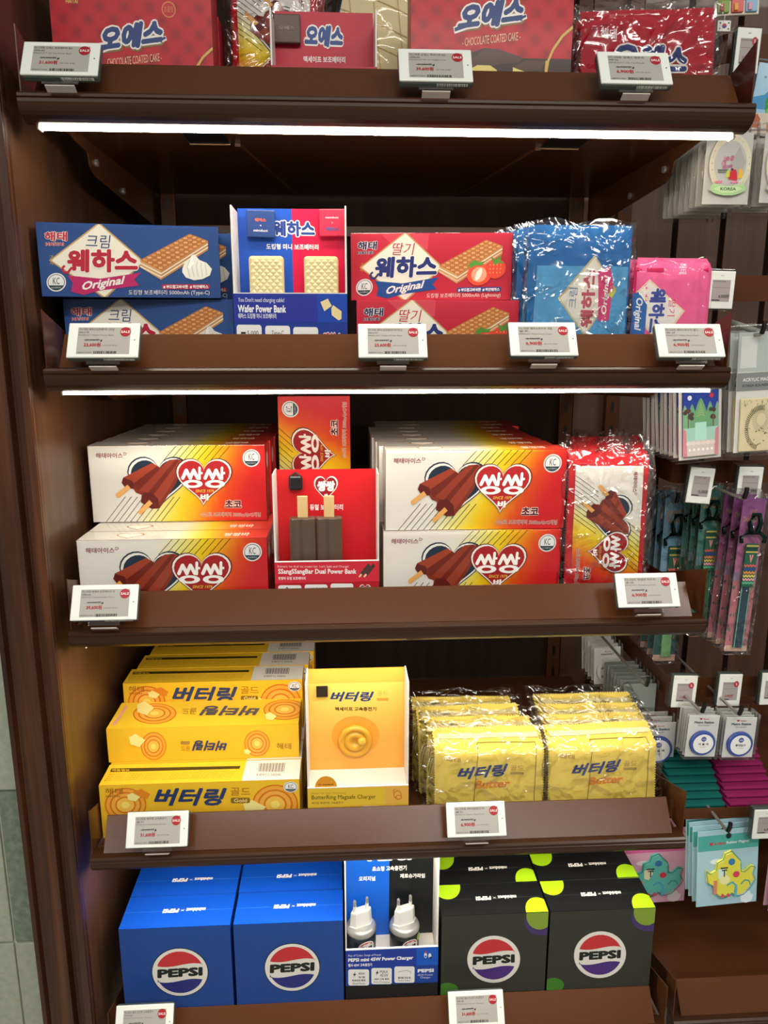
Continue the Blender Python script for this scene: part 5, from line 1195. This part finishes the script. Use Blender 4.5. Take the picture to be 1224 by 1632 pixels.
for cl, tr_, x_, gr in (('#0c5f58', '#3a9a90', xt+.004, 'teal'), ('#8a1f56', '#c4608c', xt+.098, 'magenta')):
    kk = Kind(slim_case(cl, tr_, .088))
    for i in range(9):
        kk((x_+.001*i+rnd.uniform(-.001, .001), .104+.0130*i, zt+.0083+.0072*i), 0, '%s slim case in the tray, %s from the front' % (gr, ('first', 'second', 'third', 'fourth', 'fifth', 'sixth', 'seventh', 'eighth', 'ninth')[i]), '%s slim cases in the tray' % gr, rx=math.radians(-90))
# rubber magnet cards
def rubber_card(base, head, fig, accent):
    def f(W, H):
        o = MB().box(0, 0, 0, W, .0016, H, base, .0007).build('rubber_magnet_card', PRINT); a = Art(W, H); R = random.Random(6)
        a.rrect(8, 8, 992, 992, 60, base, 1); a.rect(8, 60, 992, 260, head, 2)
        for k in range(14): a.ell(R.uniform(0, 1000), R.uniform(260, 1000), R.uniform(60, 150), R.uniform(30, 70), R.choice(['#f0e4ea' if base[1] == 'e' else '#dcecf2', base]), 2+k % 2, 12)
        a.text('♥ KOREA', 190, 150, 450, 195, '#b8384c', 4, .03); a.text('Rubber Magnet', 470, 150, 840, 195, '#e8f0ee', 4, .02); a.ell(500, 80, 45, 38, '#1a2024', 4, 14); a.build('printed_card', o, FR)
        out = [(130, 430), (200, 470), (290, 440), (310, 330), (400, 300), (430, 220), (540, 190), (600, 250), (690, 330), (700, 470), (760, 480), (860, 410), (930, 430), (900, 520), (940, 600), (860, 700), (760, 780), (640, 800), (560, 760), (480, 800), (380, 810), (300, 760), (260, 650), (160, 600)]
        m = MB(); pts = [(x/1000*W, H-(y+70)/1000*H) for x, y in out]; cxm = sum(p[0] for p in pts)/len(pts); czm = sum(p[1] for p in pts)/len(pts); n = len(pts)
        inn = [(cxm+(x-cxm)*.93, czm+(z-czm)*.93) for x, z in pts]
        from mathutils.geometry import tessellate_polygon
        tr = tessellate_polygon([[Vector((x, z, 0)) for x, z in inn]])
        m.add([(x, -.001, z) for x, z in pts]+[(x, -.0055, z) for x, z in inn], [(i, (i+1) % n, n+(i+1) % n, n+i) for i in range(n)]+[(n+t[0], n+t[1], n+t[2]) for t in tr], fig)
        mm = m.build('rubber_figure', PLASTIC, o); e = Art(W, H); T = -.0056
        e.path(out[:]+[out[0]], 10, '#2f8a84', 1); e.poly([(320, 420), (420, 400), (460, 470), (400, 560), (330, 540)], '#cfe8dc' if accent else '#f4f2c8', 1)
        e.rect(360, 395, 480, 412, '#20262a', 3); e.rect(380, 425, 470, 440, '#20262a', 3); e.rect(415, 440, 432, 520, '#20262a', 3); e.ell(620, 500, 55, 42, '#d0405c', 3, 14); e.rect(255, 560, 310, 740, '#d8806c', 3)
        e.path([(470, 640), (560, 600), (620, 650), (600, 740)], 22, '#4aa8c0', 2); e.rect(600, 640, 640, 800, '#58b0cc', 3); e.poly([(360, 790), (400, 740), (450, 780), (500, 740), (540, 790)], '#c8506c', 4); e.poly([(420, 800), (450, 770), (480, 800)], '#3c8a4c', 5)
        e.ell(540, 330, 55, 45, '#3a7ab0', 2, 12); e.path([(700, 640), (760, 590), (830, 600), (860, 660)], 16, '#3f9a94', 2)
        if accent: e.ell(430, 560, 90, 60, '#e8e6a8', 1, 16)
        e.build('moulded_details', mm, Matrix.Translation((0, T, -.07*H))); return o
    return f
hang_stack(1109, 1322, 1219, 1446, .075, 4, .014, rubber_card('#a3c8d4', '#4ba79e', '#dbd84a', True), lambda i: 'light blue card with a yellow green rubber magnet, %s' % ('front one' if i == 0 else ORD[i]), 'light blue rubber magnet cards', rot=math.radians(-4))
hang_stack(990, 1328, 1101, 1442, .20, 4, .014, rubber_card('#e4b0c8', '#dc6aa4', '#66c4b8', False), lambda i: 'pink card with a turquoise rubber magnet, %s' % ('front one' if i == 0 else ORD[i]), 'pink rubber magnet cards', rot=math.radians(-2))
hang_stack(1224, 1338, 1330, 1452, .075, 2, .014, rubber_card('#e4b0c8', '#dc6aa4', '#66c4b8', False), lambda i: 'pink rubber magnet card at the right picture edge, %s' % ('front one', 'second')[i], 'pink rubber magnet cards at the right edge')
# souvenirs at the very top right
def sea_card(W, H):
    o = MB().box(0, 0, 0, W, .002, H, '#bcdcee', .0005).build('souvenir_card', PRINT); a = Art(W, H)
    a.grad(lambda u, v: mixc(lin('#bfe0f2'), lin('#8cc4e6'), v), 2, 4, 1); a.poly([(0, 480), (250, 430), (420, 300), (1000, 240), (1000, 620), (0, 640)], '#4a9ad0', 2)
    a.poly([(300, 520), (420, 330), (560, 300), (700, 420), (1000, 350), (1000, 800), (380, 760)], '#3c9a3c', 3)
    for k in range(12): a.ell(420+(k % 4)*140, 430+(k//4)*110, 70, 45, ('#2f8434', '#58b44a', '#7ac850')[k % 3], 4, 9)
    a.poly([(0, 700), (1000, 640), (1000, 1000), (0, 1000)], '#d8cfc0', 5); a.poly([(60, 760), (160, 700), (260, 770), (240, 900), (80, 900)], '#b86a50', 6); a.poly([(420, 820), (600, 740), (760, 840), (700, 960), (450, 940)], '#c98a5a', 6); a.ell(200, 190, 30, 20, '#8aa0b8', 2, 10)
    a.build('printed_picture', o, FR); sleeve(o, W, H, .003, .002); return o
hang_stack(1190, 98, 1270, 212, .20, 3, .016, sea_card, lambda i: 'seaside picture card right of the top shelf corner, %s' % ('front one', 'second', 'third')[i], 'seaside picture cards', rot=math.radians(6))
p = at(1138, 26, .20); mg = MB()
mg.box(0, 0, 0, .068, .006, .020, '#e4dcc8', .002); mo = mg.build('souvenir_magnet', PLASTIC)
for k, (c1, c2) in enumerate((('#7aa03c', '#c8483c'), ('#d8605c', '#e8a03c'), ('#8ab4d4', '#d89ab0'))):
    MB().box(.004+k*.021, -.003, .003, .022+k*.021, .002, .020+.003*(k % 2), c1, .0015).build('relief_block', PLASTIC, mo); MB().box(.007+k*.021, -.005, .005, .013+k*.021, -.001, .015, c2, .001).build('relief_figure', PLASTIC, mo)
mo.location = (p.x, .20, p.z); mo.rotation_euler.y = -.06; tag(mo, 'colourful relief souvenir magnet at the top right corner', 'magnet')
fp_ = at(1143, 50, .20); fc = MB().box(0, 0, 0, .020, .003, .015, '#e8e6e2', .0008).build('flag_charm', PLASTIC); g = Art(.020, .015); g.ell(500, 500, 170, 220, '#b83a4c', 1); g.poly([(330, 500), (670, 500), (620, 650), (500, 720), (380, 650)], '#35489c', 2)
for cx, cy in ((180, 240), (820, 240), (180, 760), (820, 760)): g.rect(cx-50, cy-60, cx+50, cy+60, '#3c3c3c', 1)
g.build('printed_flag', fc, FR); fc.location = (fp_.x, .20, fp_.z); tag(fc, 'small white flag charm below the relief souvenir magnet', 'charm')
MB().tube([(.010, .001, .015), (.010, .001, .024)], .0009, '#c8c8c8').build('charm_link', STEEL, fc)
a_, b_ = at(1160, 512, .20), at(1240, 540, .14)
gt = MB().tube([a_, a_*.6+b_*.4, b_], .005, '#8a8f88', 10).build('grey_cable', PLASTIC, None, True); tag(gt, 'grey cable running out above the tall grey headed cards', 'cable')
